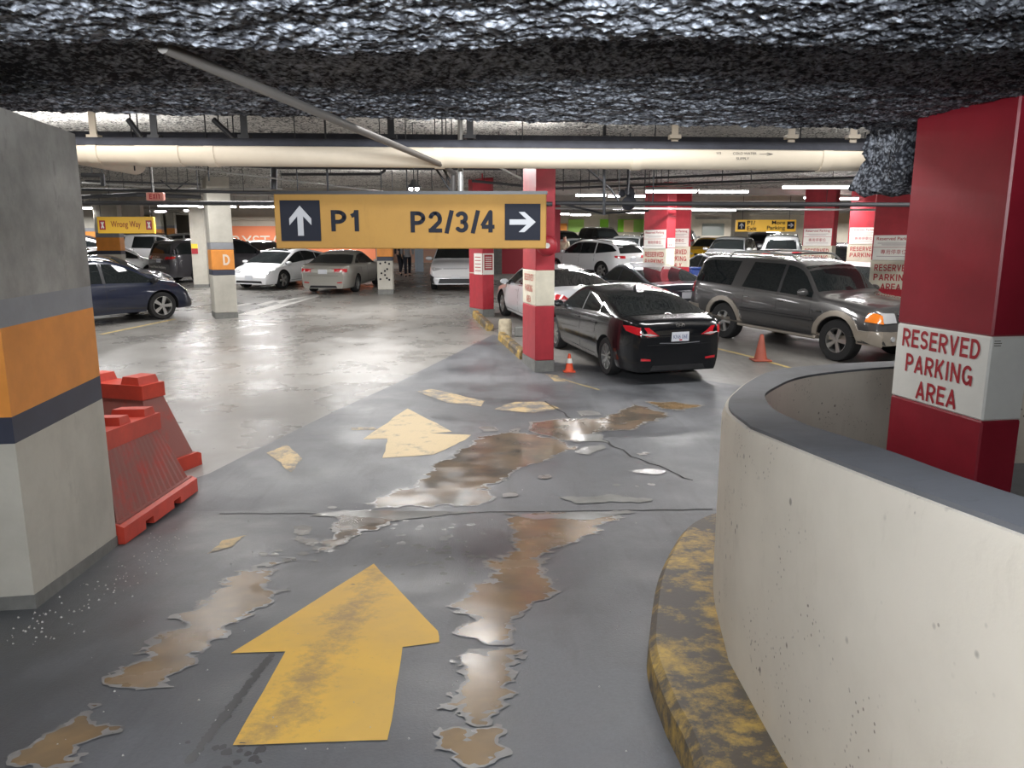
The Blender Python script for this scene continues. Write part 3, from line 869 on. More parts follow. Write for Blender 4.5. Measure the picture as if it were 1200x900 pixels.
class Car:
    def __init__(s, **k):
        s.__dict__.update(dict(L=4.5, W=1.8, H=1.45, wb=2.7, fo=0.88, R=0.32, sill=0.22, tumble=0.42, crown=0.07, nose=0.5, endw=0.80, endr=0.55,
                               spokes=5, arch=1.16, cap=0.0, rear_lean=0.0, front_lean=0.25, tw=0.21))
        s.__dict__.update(k)
        s.ro = s.L - s.wb - s.fo
        s.xf = s.wb / 2 + s.fo; s.xr = -(s.wb / 2 + s.ro)
    def hw(s, x):
        w = s.W / 2
        d = (s.xf - x) if x > 0 else (x - s.xr)
        if d < s.endr:
            t = 1 - max(0, d) / s.endr
            w *= 1 - (1 - s.endw) * t ** 2.4
        return w
    def zlow(s, x):
        z = s.sill
        if x > s.wb / 2 + s.R: z = s.sill + 0.0
        Ra = s.R * s.arch
        for xa in (s.wb / 2, -s.wb / 2):
            dx = abs(x - xa)
            if dx < Ra: z = max(z, s.R + math.sqrt(Ra * Ra - dx * dx) * 1.0)
        return z
    def section(s, x):
        w = s.hw(x); zt = interp(s.top, x); zb = min(interp(s.belt, x), zt - 0.012)
        zl = s.zlow(x); zs = s.sill
        def yl(z):
            t = max(0, min(1, (z - zs) / (zb - zs)))
            return w * interp([(0, .925), (.18, .975), (.45, 1.0), (.62, .992), (.85, .972), (1, .945)], t)
        pts = []
        zl = min(zl, zb - 0.04)
        pts.append((0, zl)); pts.append((w * .72, zl))
        for t in (0, .12, .3, .5, .68, .84, .94, 1.0):
            z = zl + (zb - zl) * t
            pts.append((yl(z), z))
        h = zt - zb
        ye = w * .945 - 0.012
        c = min(s.crown, h * .8)
        for t in (0.12, .4, .7):
            hh = (h - c) * t
            pts.append((ye - hh * s.tumble * (0.85 + .3 * t), zb + hh))
        yr = ye - (h - c) * s.tumble * 1.12
        pts.append((yr, zt - c)); 
        pts.append((yr - 0.035 * min(1, c / .05), zt - c * .62))
        for f, q in ((.80, .36), (.55, .14), (.28, .03), (0, 0)):
            pts.append((yr * f, zt - c * q))
        return pts
    def xlean(s, x, z):
        # nose and tail lean away from the bumper as they rise
        d = s.xf - x
        if d < 0.5 and z > 0.45: return x - (z - .45) * s.front_lean * (1 - d / .5)
        d = x - s.xr
        if d < 0.5 and z > 0.55: return x + (z - .55) * s.rear_lean * (1 - d / .5)
        return x
    def body(s, paintmat):
        xs = set()
        n = 46
        for i in range(n + 1): xs.add(round(s.xr + (s.xf - s.xr) * i / n, 4))
        for e, sg in ((s.xf, -1), (s.xr, 1)):
            for d in (0.02, 0.05, 0.1, 0.16, 0.24): xs.add(round(e + sg * d, 4))
        Ra = s.R * s.arch
        for xa in (s.wb / 2, -s.wb / 2):
            xs = {x for x in xs if abs(x - xa) > Ra + .03}
            for k in range(15):
                xs.add(round(xa + Ra * math.cos(PI * k / 14) * .9995, 4))
            xs.add(round(xa + Ra + .004, 4)); xs.add(round(xa - Ra - .004, 4))
        xs = sorted(xs)
        bm = BM(); prev = None; first = None
        for x in xs:
            sec = s.section(x)
            Lv = [bm.verts.new((s.xlean(x, z), y, z)) for y, z in sec]
            Rv = [Lv[0]] + [bm.verts.new((s.xlean(x, z), -y, z)) for y, z in sec[1:-1]] + [Lv[-1]]
            cur = (Lv, Rv)
            if prev:
                m = len(sec)
                for side in (0, 1):
                    a, b = prev[side], cur[side]
                    for k in range(m - 1):
                        vs = [a[k], b[k], b[k + 1], a[k + 1]]
                        if side: vs.reverse()
                        f = bm.faces.new(vs)
                        f.material_index = 1 if k < 2 else 0
            else: first = cur
            prev = cur
        for cap, fl in ((first, 0), (prev, 1)):
            Lv, Rv = cap
            for k in range(len(Lv) - 1):
                vs = [v for v in (Lv[k], Lv[k + 1], Rv[k + 1], Rv[k])]
                u = []
                for v in vs:
                    if v not in u: u.append(v)
                if len(u) >= 3:
                    f = bm.faces.new(u); f.material_index = 0
        bmesh.ops.recalc_face_normals(bm, faces=bm.faces)
        bm.normal_update()
        s.bvh = BVHTree.FromBMesh(bm)
        return obj('body', bm, [paintmat, M_UNDER], s.root, 38)
    def mirror_poly(s, poly): return [(-a, b) for a, b in reversed(poly)]
    def decal(s, name, axis, poly, m, off=0.004, skirt=0.02, step=0.14, parent=None, smooth=50, label=None):
        """patch following the body, cut out by a polygon seen along an axis: left/right (x,z), front/rear (y,z), top (x,y)"""
        bm = BM()
        bm.faces.new([bm.verts.new((a, b, 0)) for a, b in poly])
        for ax in (0, 1):
            lo = min(v.co[ax] for v in bm.verts); hi = max(v.co[ax] for v in bm.verts)
            k = math.ceil(lo / step + .01)
            while k * step < hi - .01:
                co = [0, 0, 0]; no = [0, 0, 0]; co[ax] = k * step; no[ax] = 1
                bmesh.ops.bisect_plane(bm, geom=bm.verts[:] + bm.edges[:] + bm.faces[:], plane_co=co, plane_no=no)
                k += 1
        bmesh.ops.triangulate(bm, faces=bm.faces)
        d = {'left': (0, -1, 0), 'right': (0, 1, 0), 'front': (-1, 0, 0), 'rear': (1, 0, 0), 'top': (0, 0, -1)}[axis]
        D = Vector(d); N = {}
        for v in bm.verts:
            a, b = v.co.x, v.co.y
            p = Vector((a, 0, b)) if axis in ('left', 'right') else Vector((0, a, b)) if axis in ('front', 'rear') else Vector((a, b, 0))
            o = p - D * 5
            hit, nrm, _, _ = s.bvh.ray_cast(o, D)
            if hit is None:
                hit, nrm, _, _ = s.bvh.find_nearest(p - D * 0.8)
            if nrm.dot(D) > 0: nrm = -nrm
            v.co = hit + nrm * off
            N[v] = nrm
        bm.normal_update()
        fs = bm.faces[:]
        avg = sum((f.normal * f.calc_area() for f in fs), Vector())
        if avg.dot(D) > 0: bmesh.ops.reverse_faces(bm, faces=fs)
        be = [e for e in bm.edges if e.is_boundary]
        back = {}
        for e in be:
            for v in e.verts:
                if v not in back: back[v] = bm.verts.new(v.co - N[v] * (skirt + off))
        for e in be:
            v0, v1 = e.verts
            try: bm.faces.new((v0, v1, back[v1], back[v0]))
            except ValueError: pass
        o = obj(name, bm, m, parent or s.root, smooth)
        if label: o['label'] = label
        return o
    def both(s, name, poly, m, **k):
        a = s.decal(name, 'left', poly, m, **k); s.decal(name, 'right', poly, m, **k)
        return a
    def pair(s, name, axis, poly, m, **k):
        s.decal(name, axis, poly, m, **k); s.decal(name, axis, s.mirror_poly(poly), m, **k)
    def wheels(s, rimmat=None, style=None):
        rimmat = rimmat or M_ALLOY
        R, tw = s.R, s.tw
        rr = R * getattr(s, 'rimf', .70)
        def make(parent_mesh):
            bm = BM()
            prof = [(rr * .98, -tw / 2 + .01), (rr, -tw / 2), (R * .93, -tw / 2), (R * .985, -tw / 2 + .02), (R, -tw / 2 + .05), (R, tw / 2 - .05), (R * .985, tw / 2 - .02), (R * .93, tw / 2), (rr, tw / 2), (rr * .98, tw / 2 - .01), (rr * .97, -tw / 2 + .03)]
            lathe(bm, prof, 28)
            bmesh.ops.recalc_face_normals(bm, faces=bm.faces)
            t = obj('tyre', bm, M_BLACK, None, 40)
            bm = BM()
            z1 = tw / 2 - .015
            lathe(bm, [(rr, z1), (rr * .93, z1), (rr * .90, z1 - .05), (rr * .90, -.06)], 28)
            lathe(bm, [(rr * .9, -.02), (0.001, -.02)], 28, mi=1)
            lathe(bm, [(rr * .17, z1 - .03), (rr * .2, z1 - .015), (rr * .15, z1), (.001, z1)], 14)
            n = s.spokes
            wid = {5: .30, 6: .24, 7: .2, 10: .13}.get(n, .2)
            for k in range(n):
                a = 2 * PI * k / n
                M = Matrix.Rotation(a, 4, 'Z')
                prism(bm, [(rr * .12, -rr * wid * .40), (rr * .95, -rr * wid * .62), (rr * .95, rr * wid * .62), (rr * .12, rr * wid * .40)], .03, M, 0, z1 - .035)
            r_ = obj('rim', bm, [rimmat, M_UNDER], t, 40)
            return t, r_
        t0, r0 = make(None)
        first = True
        for xa in (s.wb / 2, -s.wb / 2):
            for sd in (1, -1):
                if first: t, r_ = t0, r0; first = False
                else:
                    t = t0.copy(); COL.objects.link(t); r_ = r0.copy(); COL.objects.link(r_); r_.parent = t
                t.parent = s.root
                t.location = (xa, sd * (s.W / 2 * .975 - tw / 2 - .005), R)
                t.rotation_euler = (-PI / 2 * sd, 0, 0)
    def mirrors(s, x, z, m, size=1.0):
        for sd in (1, -1):
            bm = BM()
            r = bmesh.ops.create_uvsphere(bm, u_segments=12, v_segments=8, radius=.1)
            y = s.hw(x) * .95
            for v in bm.verts:
                v.co.x *= .75; v.co.y *= 1.15; v.co.z *= .68
                if v.co.x < -.03: v.co.x = -.03
                v.co *= size
                v.co += Vector((x, sd * (y + .10), z))
            box(bm, (x - .03, min(sd * (y - .06), sd * (y + .05)), z - .05), (x + .03, max(sd * (y - .06), sd * (y + .05)), z - .02), mi=1)
            obj('side_mirror', bm, [m, M_TRIMB], s.root, 50)
    def plate(s, end, z, s_='KN6 06E', w=.30, h=.15, m=None):
        sg = 1 if end == 'front' else -1
        D = Vector((-sg, 0, 0))
        hit, n, _, _ = s.bvh.ray_cast(Vector((sg * 5, 0, z)), D)
        x = hit.x + sg * .012
        M = basis((x, 0, z), (0, sg, 0), (0, 0, 1))
        bm = BM(); box(bm, (-w / 2, -h / 2, -.02), (w / 2, h / 2, 0.004), M=M)
        p = obj('number_plate', bm, m or M_PLATE, s.root)
        t = text('plate_lettering', s_, M, w * .84, h * .44, M_PLTXT, p, .006)
        if s_ == 'KN6 06E':
            bm = BM(); box(bm, (-.02, -h * .42, .004), (.03, -h * .28, .006), M=M)
            obj('plate_emblem', bm, M_TAIL, p)
        return p
    def handles(s, xs, z, m):
        for x in xs:
            for sd in (1, -1):
                hit, n, _, _ = s.bvh.ray_cast(Vector((x, sd * 3, z)), Vector((0, -sd, 0)))
                bm = BM(); box(bm, (x - .09, hit.y - .012 if sd < 0 else hit.y, z - .012), (x + .09, hit.y if sd < 0 else hit.y + .022, z + .014), bevel=.006)
                for v in bm.verts:
                    if sd < 0: v.co.y -= .010
                obj('door_handle', bm, m, s.root)
    def seams(s, lines, m=None):
        for sd in ('left', 'right'):
            for (x0, z0), (x1, z1) in lines:
                w = .006
                if abs(x1 - x0) > abs(z1 - z0): poly = [(x0, z0 - w), (x1, z1 - w), (x1, z1 + w), (x0, z0 + w)]
                else: poly = [(x0 - w, z0), (x0 + w, z0), (x1 + w, z1), (x1 - w, z1)]
                s.decal('door_seam', sd, poly, m or M_TRIMB, off=.002, skirt=.004)

def place_car(root, loc, heading):
    """heading: unit (x, y) the nose points to; car tilts with the sloping floor"""
    hx, hy = heading; l = math.hypot(hx, hy); hx /= l; hy /= l
    sl = 0.04 if loc[1] > 12 else 0.0
    X = Vector((hx, hy, hy * sl)).normalized()
    N = Vector((0, -sl, 1)).normalized()
    Yv = N.cross(X).normalized(); N = X.cross(Yv)
    M = Matrix((X, Yv, N)).transposed().to_4x4()
    root.rotation_euler = M.to_euler()
    root.location = (loc[0], loc[1], FZ(loc[1]))
def quadpoly(x0, x1, y0, y1): return [(x0, -y0), (x1, -y1), (x1, y1), (x0, y0)]

def finish(c, name, P, label, group, glass=None):
    c.root = empty(name, (0, 0, 0), 0, label, 'car', group)
    c.body(P)
def sedan(name, label, P, L=4.55, W=1.78, H=1.44, wb=2.7, fo=.86, R=.32, kind='sedan', group=None, spokes=5, front=True, rear=True, plate_s='KN6 06E',
          belt_lift=0.0, rimmat=None, tail='wide', chrome=False, handle=None, extras=None, **kw):
    """three-box saloon with a low nose and a short deck"""
    c = Car(L=L, W=W, H=H, wb=wb, fo=fo, R=R, spokes=spokes, **kw)
    xf, xr = c.xf, c.xr
    k = H / 1.44
    tops = {
        'sedan': [(xr, .90 * k), (xr + .06, 1.02 * k), (xr + .12, 1.055 * k), (xr + .26, 1.075 * k), (xr + .42, 1.10 * k), (-.70, 1.372 * k), (-.35, 1.41 * k), (.0, H), (.25, 1.42 * k), (.45, 1.37 * k), (1.18, .98 * k), (1.25, .955 * k), (1.75, .86 * k), (xf - .2, .74 * k), (xf - .06, .64 * k), (xf, .52 * k)],
        'notch': [(xr, .86 * k), (xr + .06, .98 * k), (xr + .12, 1.0 * k), (xr + .60, 1.03 * k), (xr + .68, 1.04 * k), (-.95, 1.33 * k), (-.65, 1.40 * k), (-.1, H), (.2, 1.41 * k), (.35, 1.36 * k), (1.02, 1.0 * k), (1.1, .975 * k), (1.7, .90 * k), (xf - .15, .78 * k), (xf - .05, .68 * k), (xf, .55 * k)],
        'ev': [(xr, .95 * k), (xr + .05, 1.06 * k), (xr + .10, 1.09 * k), (xr + .30, 1.12 * k), (-.7, 1.37 * k), (-.3, 1.43 * k), (.0, H), (.3, 1.41 * k), (.55, 1.33 * k), (1.45, .93 * k), (1.52, .90 * k), (1.9, .80 * k), (xf - .2, .68 * k), (xf - .05, .56 * k), (xf, .46 * k)],
    }
    c.top = tops[kind]
    bl = belt_lift
    c.belt = [(xr, .80 * k), (xr + .12, (.97 + bl) * k), (xr + .6, (1.01 + bl) * k), (-.9, (.98 + bl) * k), (0, (.93 + bl) * k), (1.0, (.88 + bl) * k), (1.7, .78 * k), (xf - .1, .62 * k), (xf, .45 * k)]
    finish(c, name, P, label, group)
    T = lambda x: interp(c.top, x); B = lambda x: interp(c.belt, x)
    # windscreen and back glass
    wx0, wx1 = {'sedan': (1.14, .47), 'notch': (.99, .37), 'ev': (1.40, .58)}[kind]
    rx0, rx1 = {'sedan': (xr + .46, -.74), 'notch': (xr + .72, -.98), 'ev': (xr + .42, -.72)}[kind]
    def ye(x): 
        sec = c.section(x); return sec[-6][0] - .03
    M2 = lambda a, b, inset: [(a, -(ye(a) - inset)), ((a + b) / 2, -(ye((a + b) / 2) - inset)), (b, -(ye(b) - inset * .6)), (b + (.02 if b < a else -.02), 0), (b, ye(b) - inset * .6), ((a + b) / 2, ye((a + b) / 2) - inset), (a, ye(a) - inset), (a + (.05 if a > b else -.05), 0)]
    c.decal('windscreen', 'top', M2(wx0, wx1, .02), M_GLASS, step=.12)
    c.decal('rear_window', 'top', M2(rx0, rx1, .02), M_GLASS, step=.12)
    # side glass: front and rear panes, quarter light
    g0, g1 = wx0 - .12, rx0 + .30
    zroof = lambda x: T(x) - .115
    zb_ = lambda x: B(x) + .035
    def arc(xa, xb, n=7): return [(xa + (xb - xa) * i / n, zroof(xa + (xb - xa) * i / n)) for i in range(n + 1)]
    xa = g0
    while zroof(xa) < zb_(xa) + .02: xa -= .03
    xb = g1
    while zroof(xb) < zb_(xb) + .02: xb += .03
    mid = -.12 if kind != 'ev' else .05
    m2 = mid - .80
    if m2 < xb + .15: m2 = xb + .18
    P1 = [(mid + .03, zb_(mid)), (xa, zb_(xa))] + [(x, z) for x, z in arc(xa, mid + .03)]
    P2 = [(m2 + .02, zb_(m2)), (mid - .03, zb_(mid))] + [(x, z) for x, z in arc(mid - .03, m2 + .02)]
    P3 = [(xb, zb_(xb)), (m2 - .02, zb_(m2))] + [(x, z) for x, z in arc(m2 - .02, xb, 4)]
    def clean(p):
        q = []
        for v in p:
            if not q or (Vector(v) - Vector(q[-1])).length > .006: q.append(v)
        if (Vector(q[0]) - Vector(q[-1])).length < .006: q.pop()
        return q
    for p in (P1, P2, P3): c.both('side_window', clean(p), M_GLASS, step=.12)
    # dark pillar trim between the panes
    for x in (mid,):
        c.both('pillar_trim', [(x - .028, zb_(x)), (x + .028, zb_(x)), (x + .02, zroof(x)), (x - .02, zroof(x))], M_TRIMB, off=.006)
    if chrome:
        c.both('window_trim', clean([(xb - .02, zb_(xb) - .03), (xa + .03, zb_(xa) - .03), (xa + .03, zb_(xa) - .008), (xb - .02, zb_(xb) - .008)]), M_CHROME, off=.008)
    c.seams([((mid, .32), (mid, zb_(mid) - .03)), ((wx0 - .02, .34), (wx0 - .08, zb_(wx0) - .03)), ((m2 - .02 + .1, .55), (m2 + .02, zb_(m2) - .03)), ((m2 + .1, .30), (wx0, .30))])
    c.wheels(rimmat)
    c.mirrors(wx0 - .22, zb_(wx0) + .07, P)
    c.handles((mid + .14, m2 + .10), B(mid) - .11, handle or P)
    W2 = W / 2
    if rear:
        if tail == 'wide':
            zt = .90 * k
            pl_ = [(W2 * .42, zt - .085), (W2 * .60, zt - .10), (W2 * .84, zt - .06), (W2 * .86, zt + .05), (W2 * .62, zt + .045)]
            c.pair('tail_lamp', 'rear', pl_, M_TAIL, off=.012)
            c.both('tail_lamp', [(xr + .02, zt - .06), (xr + .22, zt - .02), (xr + .32, zt + .055), (xr + .12, zt + .07), (xr + .02, zt + .05)], M_TAIL, off=.012)
            c.pair('reversing_lamp', 'rear', [(W2 * .46, zt - .075), (W2 * .60, zt - .085), (W2 * .76, zt - .055), (W2 * .60, zt - .045)], M_TAILW, off=.016)
        else:
            zt = .84 * k
            c.pair('tail_lamp', 'rear', [(W2 * .46, zt - .07), (W2 * .84, zt - .07), (W2 * .84, zt + .06), (W2 * .46, zt + .05)], M_TAIL, off=.012)
            c.both('tail_lamp', [(xr + .02, zt - .07), (xr + .16, zt - .06), (xr + .20, zt + .05), (xr + .02, zt + .06)], M_TAIL, off=.012)
            c.pair('reversing_lamp', 'rear', [(W2 * .48, zt - .065), (W2 * .82, zt - .065), (W2 * .82, zt - .04), (W2 * .48, zt - .04)], M_TAILW, off=.016)
        c.plate('rear', (.79 if tail == 'wide' else .80) * k, plate_s)
        c.decal('bumper_trim', 'rear', [(-W2 * .55, .24), (W2 * .55, .24), (W2 * .5, .32), (-W2 * .5, .32)], M_TRIMB, off=.006)
        c.decal('boot_seam', 'rear', [(-W2 * .62, .66 * k), (W2 * .62, .66 * k), (W2 * .62, .668 * k), (-W2 * .62, .668 * k)], M_TRIMB, off=.002, skirt=.004)
        c.pair('rear_reflector', 'rear', [(W2 * .55, .40), (W2 * .74, .41), (W2 * .74, .45), (W2 * .55, .43)], M_TAIL, off=.01)
    if front:
        zf = .64 * k
        c.pair('headlamp', 'front', [(W2 * .52, zf - .05), (W2 * .82, zf - .03), (W2 * .84, zf + .09), (W2 * .72, zf + .07), (W2 * .50, zf + .01)], M_HEAD, off=.01)
        c.both('headlamp', [(xf - .10, zf - .03), (xf - .30, zf + .03), (xf - .42, zf + .12), (xf - .12, zf + .06)], M_HEAD, off=.01)
        if kind == 'ev':
            c.decal('lower_grille', 'front', [(-W2 * .62, .26), (W2 * .62, .26), (W2 * .58, .34), (-W2 * .58, .34)], M_TRIMB, off=.006)
        else:
            c.decal('grille', 'front', [(-W2 * .40, zf - .10), (W2 * .40, zf - .10), (W2 * .44, zf + .0), (-W2 * .44, zf + .0)], M_TRIMB, off=.008)
            c.decal('lower_grille', 'front', [(-W2 * .60, .25), (W2 * .60, .25), (W2 * .54, .40), (-W2 * .54, .40)], M_TRIMB, off=.006)
        c.plate('front', .46, '')
    if extras: extras(c)
    return c

def suv(name, label, P, L=4.65, W=1.88, H=1.66, wb=2.8, fo=.88, R=.36, group=None, spokes=5, front=True, rear=True, plate_s='PX4 19R', kind='suv', rails=False,
        rimmat=None, clad=None, extras=None, tail='horiz', handle=None, roofmat=None, **kw):
    kw.setdefault('sill', .26); kw.setdefault('tumble', .34); kw.setdefault('endr', .45)
    c = Car(L=L, W=W, H=H, wb=wb, fo=fo, R=R, spokes=spokes, **kw)
    xf, xr = c.xf, c.xr
    k = H / 1.66
    tops = {
        'suv': [(xr, .98 * k), (xr + .05, 1.10 * k), (xr + .30, 1.46 * k), (xr + .45, 1.54 * k), (xr + .9, 1.62 * k), (-.4, H), (.15, 1.63 * k), (.4, 1.56 * k), (1.15, 1.12 * k), (1.22, 1.09 * k), (1.7, 1.02 * k), (xf - .22, .93 * k), (xf - .08, .82 * k), (xf, .62 * k)],
        'box': [(xr, .98 * k), (xr + .04, 1.12 * k), (xr + .17, 1.50 * k), (xr + .26, 1.60 * k), (xr + .6, 1.645 * k), (-.3, H), (.15, 1.64 * k), (.42, 1.57 * k), (.95, 1.14 * k), (1.05, 1.09 * k), (1.6, 1.05 * k), (xf - .2, .98 * k), (xf - .08, .90 * k), (xf, .66 * k)],
        'van': [(xr, .92 * k), (xr + .04, 1.02 * k), (xr + .22, 1.50 * k), (xr + .32, 1.58 * k), (xr + .8, 1.64 * k), (-.2, H), (.4, 1.63 * k), (.75, 1.55 * k), (1.45, 1.10 * k), (1.55, 1.04 * k), (2.0, .93 * k), (xf - .2, .80 * k), (xf - .06, .70 * k), (xf, .55 * k)],
        'coupe': [(xr, 1.0 * k), (xr + .05, 1.12 * k), (xr + .22, 1.20 * k), (-1.1, 1.5 * k), (-.5, 1.62 * k), (-.1, H), (.3, 1.63 * k), (.6, 1.54 * k), (1.5, 1.08 * k), (1.58, 1.06 * k), (1.95, .99 * k), (xf - .2, .86 * k), (xf - .06, .73 * k), (xf, .52 * k)],
    }
    c.top = tops[kind]
    c.belt = [(xr, .9 * k), (xr + .12, 1.06 * k), (xr + .6, 1.07 * k), (0, 1.02 * k), (1.0, .99 * k), (1.6, .92 * k), (xf - .12, .78 * k), (xf, .5 * k)]
    finish(c, name, P, label, group)
    T = lambda x: interp(c.top, x); B = lambda x: interp(c.belt, x)
    wx0, wx1 = {'suv': (1.10, .42), 'box': (.92, .43), 'van': (1.40, .77), 'coupe': (1.44, .63)}[kind]
    def ye(x): return c.section(x)[-6][0] - .03
    M2 = lambda a, b, inset: [(a, -(ye(a) - inset)), ((a + b) / 2, -(ye((a + b) / 2) - inset)), (b, -(ye(b) - inset * .6)), (b + .02 * (1 if b < a else -1), 0), (b, ye(b) - inset * .6), ((a + b) / 2, ye((a + b) / 2) - inset), (a, ye(a) - inset), (a + .05 * (1 if a > b else -1), 0)]
    c.decal('windscreen', 'top', M2(wx0, wx1, .02), M_GLASS, step=.12)
    W2 = W / 2
    if kind == 'coupe':
        c.decal('rear_window', 'top', M2(xr + .3, -1.08, .02), M_GLASS, step=.12)
        if roofmat: c.decal('glass_roof', 'top', quadpoly(-.95, wx1 - .06, ye(-.95) - .04, ye(wx1 - .06) - .04), roofmat, step=.15)
    else:
        z0, z1 = 1.12 * k, 1.50 * k
        yb, yt = ye(xr + .12) + .03, ye(xr + .3) - .03
        c.decal('rear_window', 'rear', [(-yb * .93, z0), (yb * .93, z0), (yt * .95, z1 - .02), (-yt * .95, z1 - .02)], M_GLASS, step=.1)
    zroof = lambda x: T(x) - (.115 if kind != 'box' else .12)
    zb_ = lambda x: B(x) + .035
    xa = wx0 - .08
    while zroof(xa) < zb_(xa) + .02: xa -= .02
    xb = xr + .10
    while zroof(xb) < zb_(xb) + (.12 if kind != 'coupe' else .02): xb += .02
    if kind == 'box': xb = xr + .22
    def arc(a, b, n=6): return [(a + (b - a) * i / n, zroof(a + (b - a) * i / n)) for i in range(n + 1)]
    mid = {'suv': -.05, 'box': .0, 'van': .15, 'coupe': .05}[kind]
    m2 = mid - .92
    def clean(p):
        q = []
        for v in p:
            if not q or (Vector(v) - Vector(q[-1])).length > .006: q.append(v)
        if (Vector(q[0]) - Vector(q[-1])).length < .006: q.pop()
        return q
    if kind == 'box':
        q0 = m2 - .26
    panes = [[(mid + .04, zb_(mid)), (xa, zb_(xa))] + arc(xa, mid + .04), [(m2 + (.03 if kind != 'box' else -.10), zb_(m2)), (mid - .04, zb_(mid))] + arc(mid - .04, m2 + (.03 if kind != 'box' else .04)),
             [(xb - (.0 if kind != 'suv' else -.1), zb_(xb) + (.0 if kind != 'suv' else .10)), (m2 - (.05 if kind != 'box' else .42), zb_(m2))] + arc(m2 - (.05 if kind != 'box' else .34), xb, 4)]
    for p in panes: c.both('side_window', clean(p), M_GLASS, step=.12)
    c.both('pillar_trim', [(mid - .036, zb_(mid)), (mid + .036, zb_(mid)), (mid + .03, zroof(mid)), (mid - .03, zroof(mid))], M_TRIMB, off=.006)
    c.seams([((mid, .34), (mid, zb_(mid) - .03)), ((wx0 - .04, .40), (wx0 - .06, zb_(wx0) - .03)), ((m2 - .02, .75), (m2 - .0, zb_(m2) - .03)), ((m2 + .2, .36), (wx0 - .04, .36))])
    c.wheels(rimmat)
    c.mirrors(wx0 - .20, zb_(wx0) + .09, P if kind != 'coupe' else M_TRIMB, 1.15)
    c.handles((mid + .15, m2 + .12), B(mid) - .13, handle or P)
    if clad:
        c.both('sill_cladding', [(-wb / 2 + R * 1.2, c.sill), (wb / 2 - R * 1.2, c.sill), (wb / 2 - R * 1.2, c.sill + .12), (-wb / 2 + R * 1.2, c.sill + .12)], clad, off=.012)
    if rear:
        zt = .97 * k
        if tail == 'horiz':
            c.pair('tail_lamp', 'rear', [(W2 * .48, zt - .06), (W2 * .84, zt - .05), (W2 * .88, zt + .06), (W2 * .50, zt + .05)], M_TAIL, off=.012)
            c.both('tail_lamp', [(xr + .02, zt - .05), (xr + .20, zt - .02), (xr + .24, zt + .06), (xr + .02, zt + .06)], M_TAIL, off=.012)
        else:
            c.pair('tail_lamp', 'rear', [(W2 * .74, zt - .12), (W2 * .86, zt - .12), (W2 * .88, zt + .10), (W2 * .74, zt + .10)], M_TAIL, off=.012)
            c.both('tail_lamp', [(xr + .05, zt - .14), (xr + .20, zt - .12), (xr + .24, zt + .12), (xr + .07, zt + .12)], M_TAIL, off=.016)
        c.plate('rear', .86 * k, plate_s)
        c.decal('bumper_trim', 'rear', [(-W2 * .75, .30), (W2 * .75, .30), (W2 * .7, .46), (-W2 * .7, .46)], M_TRIMB, off=.006)
        c.decal('boot_seam', 'rear', [(-W2 * .78, .66 * k), (W2 * .78, .66 * k), (W2 * .78, .668 * k), (-W2 * .78, .668 * k)], M_TRIMB, off=.002, skirt=.004)
    if front:
        zf = .76 * k
        c.pair('headlamp', 'front', [(W2 * .50, zf - .03), (W2 * .84, zf - .02), (W2 * .86, zf + .09), (W2 * .52, zf + .05)], M_HEAD, off=.01)
        c.both('headlamp', [(xf - .08, zf - .02), (xf - .24, zf + .02), (xf - .34, zf + .10), (xf - .08, zf + .08)], M_HEAD, off=.01)
        c.decal('grille', 'front', [(-W2 * .46, zf - .14), (W2 * .46, zf - .14), (W2 * .46, zf + .05), (-W2 * .46, zf + .05)], M_TRIMB, off=.008)
        c.decal('lower_grille', 'front', [(-W2 * .66, .30), (W2 * .66, .30), (W2 * .6, .46), (-W2 * .6, .46)], M_TRIMB, off=.006)
        c.plate('front', .52, '')
    if rails:
        for sd in (1, -1):
            pts = []
            for x in (xr + .5, xr + .62, -.6, 0, .30, .40):
                y = (c.section(x)[-6][0] - .04) * sd
                up = .0 if x in (xr + .5, .40) else .065
                pts.append((x, y, T(x) - .05 + up))
            bm = BM(); polytube(bm, [Vector(p) for p in pts], .018, 8)
            obj('roof_rail', bm, M_TRIMB if rails is True else rails, c.root, 50)
    if extras: extras(c)
    return c

def flare(c, m, w=.10, name='wheel_arch_flare'):
    """proud ring section round each wheel opening"""
    Ra = c.R * c.arch
    for xa in (c.wb / 2, -c.wb / 2):
        for sd in ('left', 'right'):
            n = 12
            inn = [(xa + Ra * math.cos(PI * k / n), c.R + Ra * math.sin(PI * k / n)) for k in range(n + 1)]
            out = [(xa + (Ra + w) * math.cos(PI * k / n), c.R + (Ra + w) * math.sin(PI * k / n)) for k in range(n + 1)]
            inn = [(x, z + .012) for x, z in inn]
            poly = [(inn[0][0], c.sill + .05)] + inn + [(inn[-1][0], c.sill + .05), (out[-1][0], c.sill + .05)] + list(reversed(out)) + [(out[0][0], c.sill + .05)]
            c.decal(name, sd, poly, m, off=.028, skirt=.03, step=.2)

def from_contacts(p_rear, p_front, side, c):
    """two tyre contact pixels on one side -> centre and heading. side: +1 = the car's left wheels seen"""
    a, b = ground(*p_rear), ground(*p_front)
    h = Vector((b.x - a.x, b.y - a.y)).normalized()
    m = Vector(((a.x + b.x) / 2, (a.y + b.y) / 2))
    left = Vector((-h.y, h.x))
    print('wheelbase seen %.2f for %.2f' % (math.hypot(b.x - a.x, b.y - a.y), c.wb))
    return m - left * side * (c.W / 2 - .12), h
def put(c, centre, h):
    place_car(c.root, centre, h)
    return c

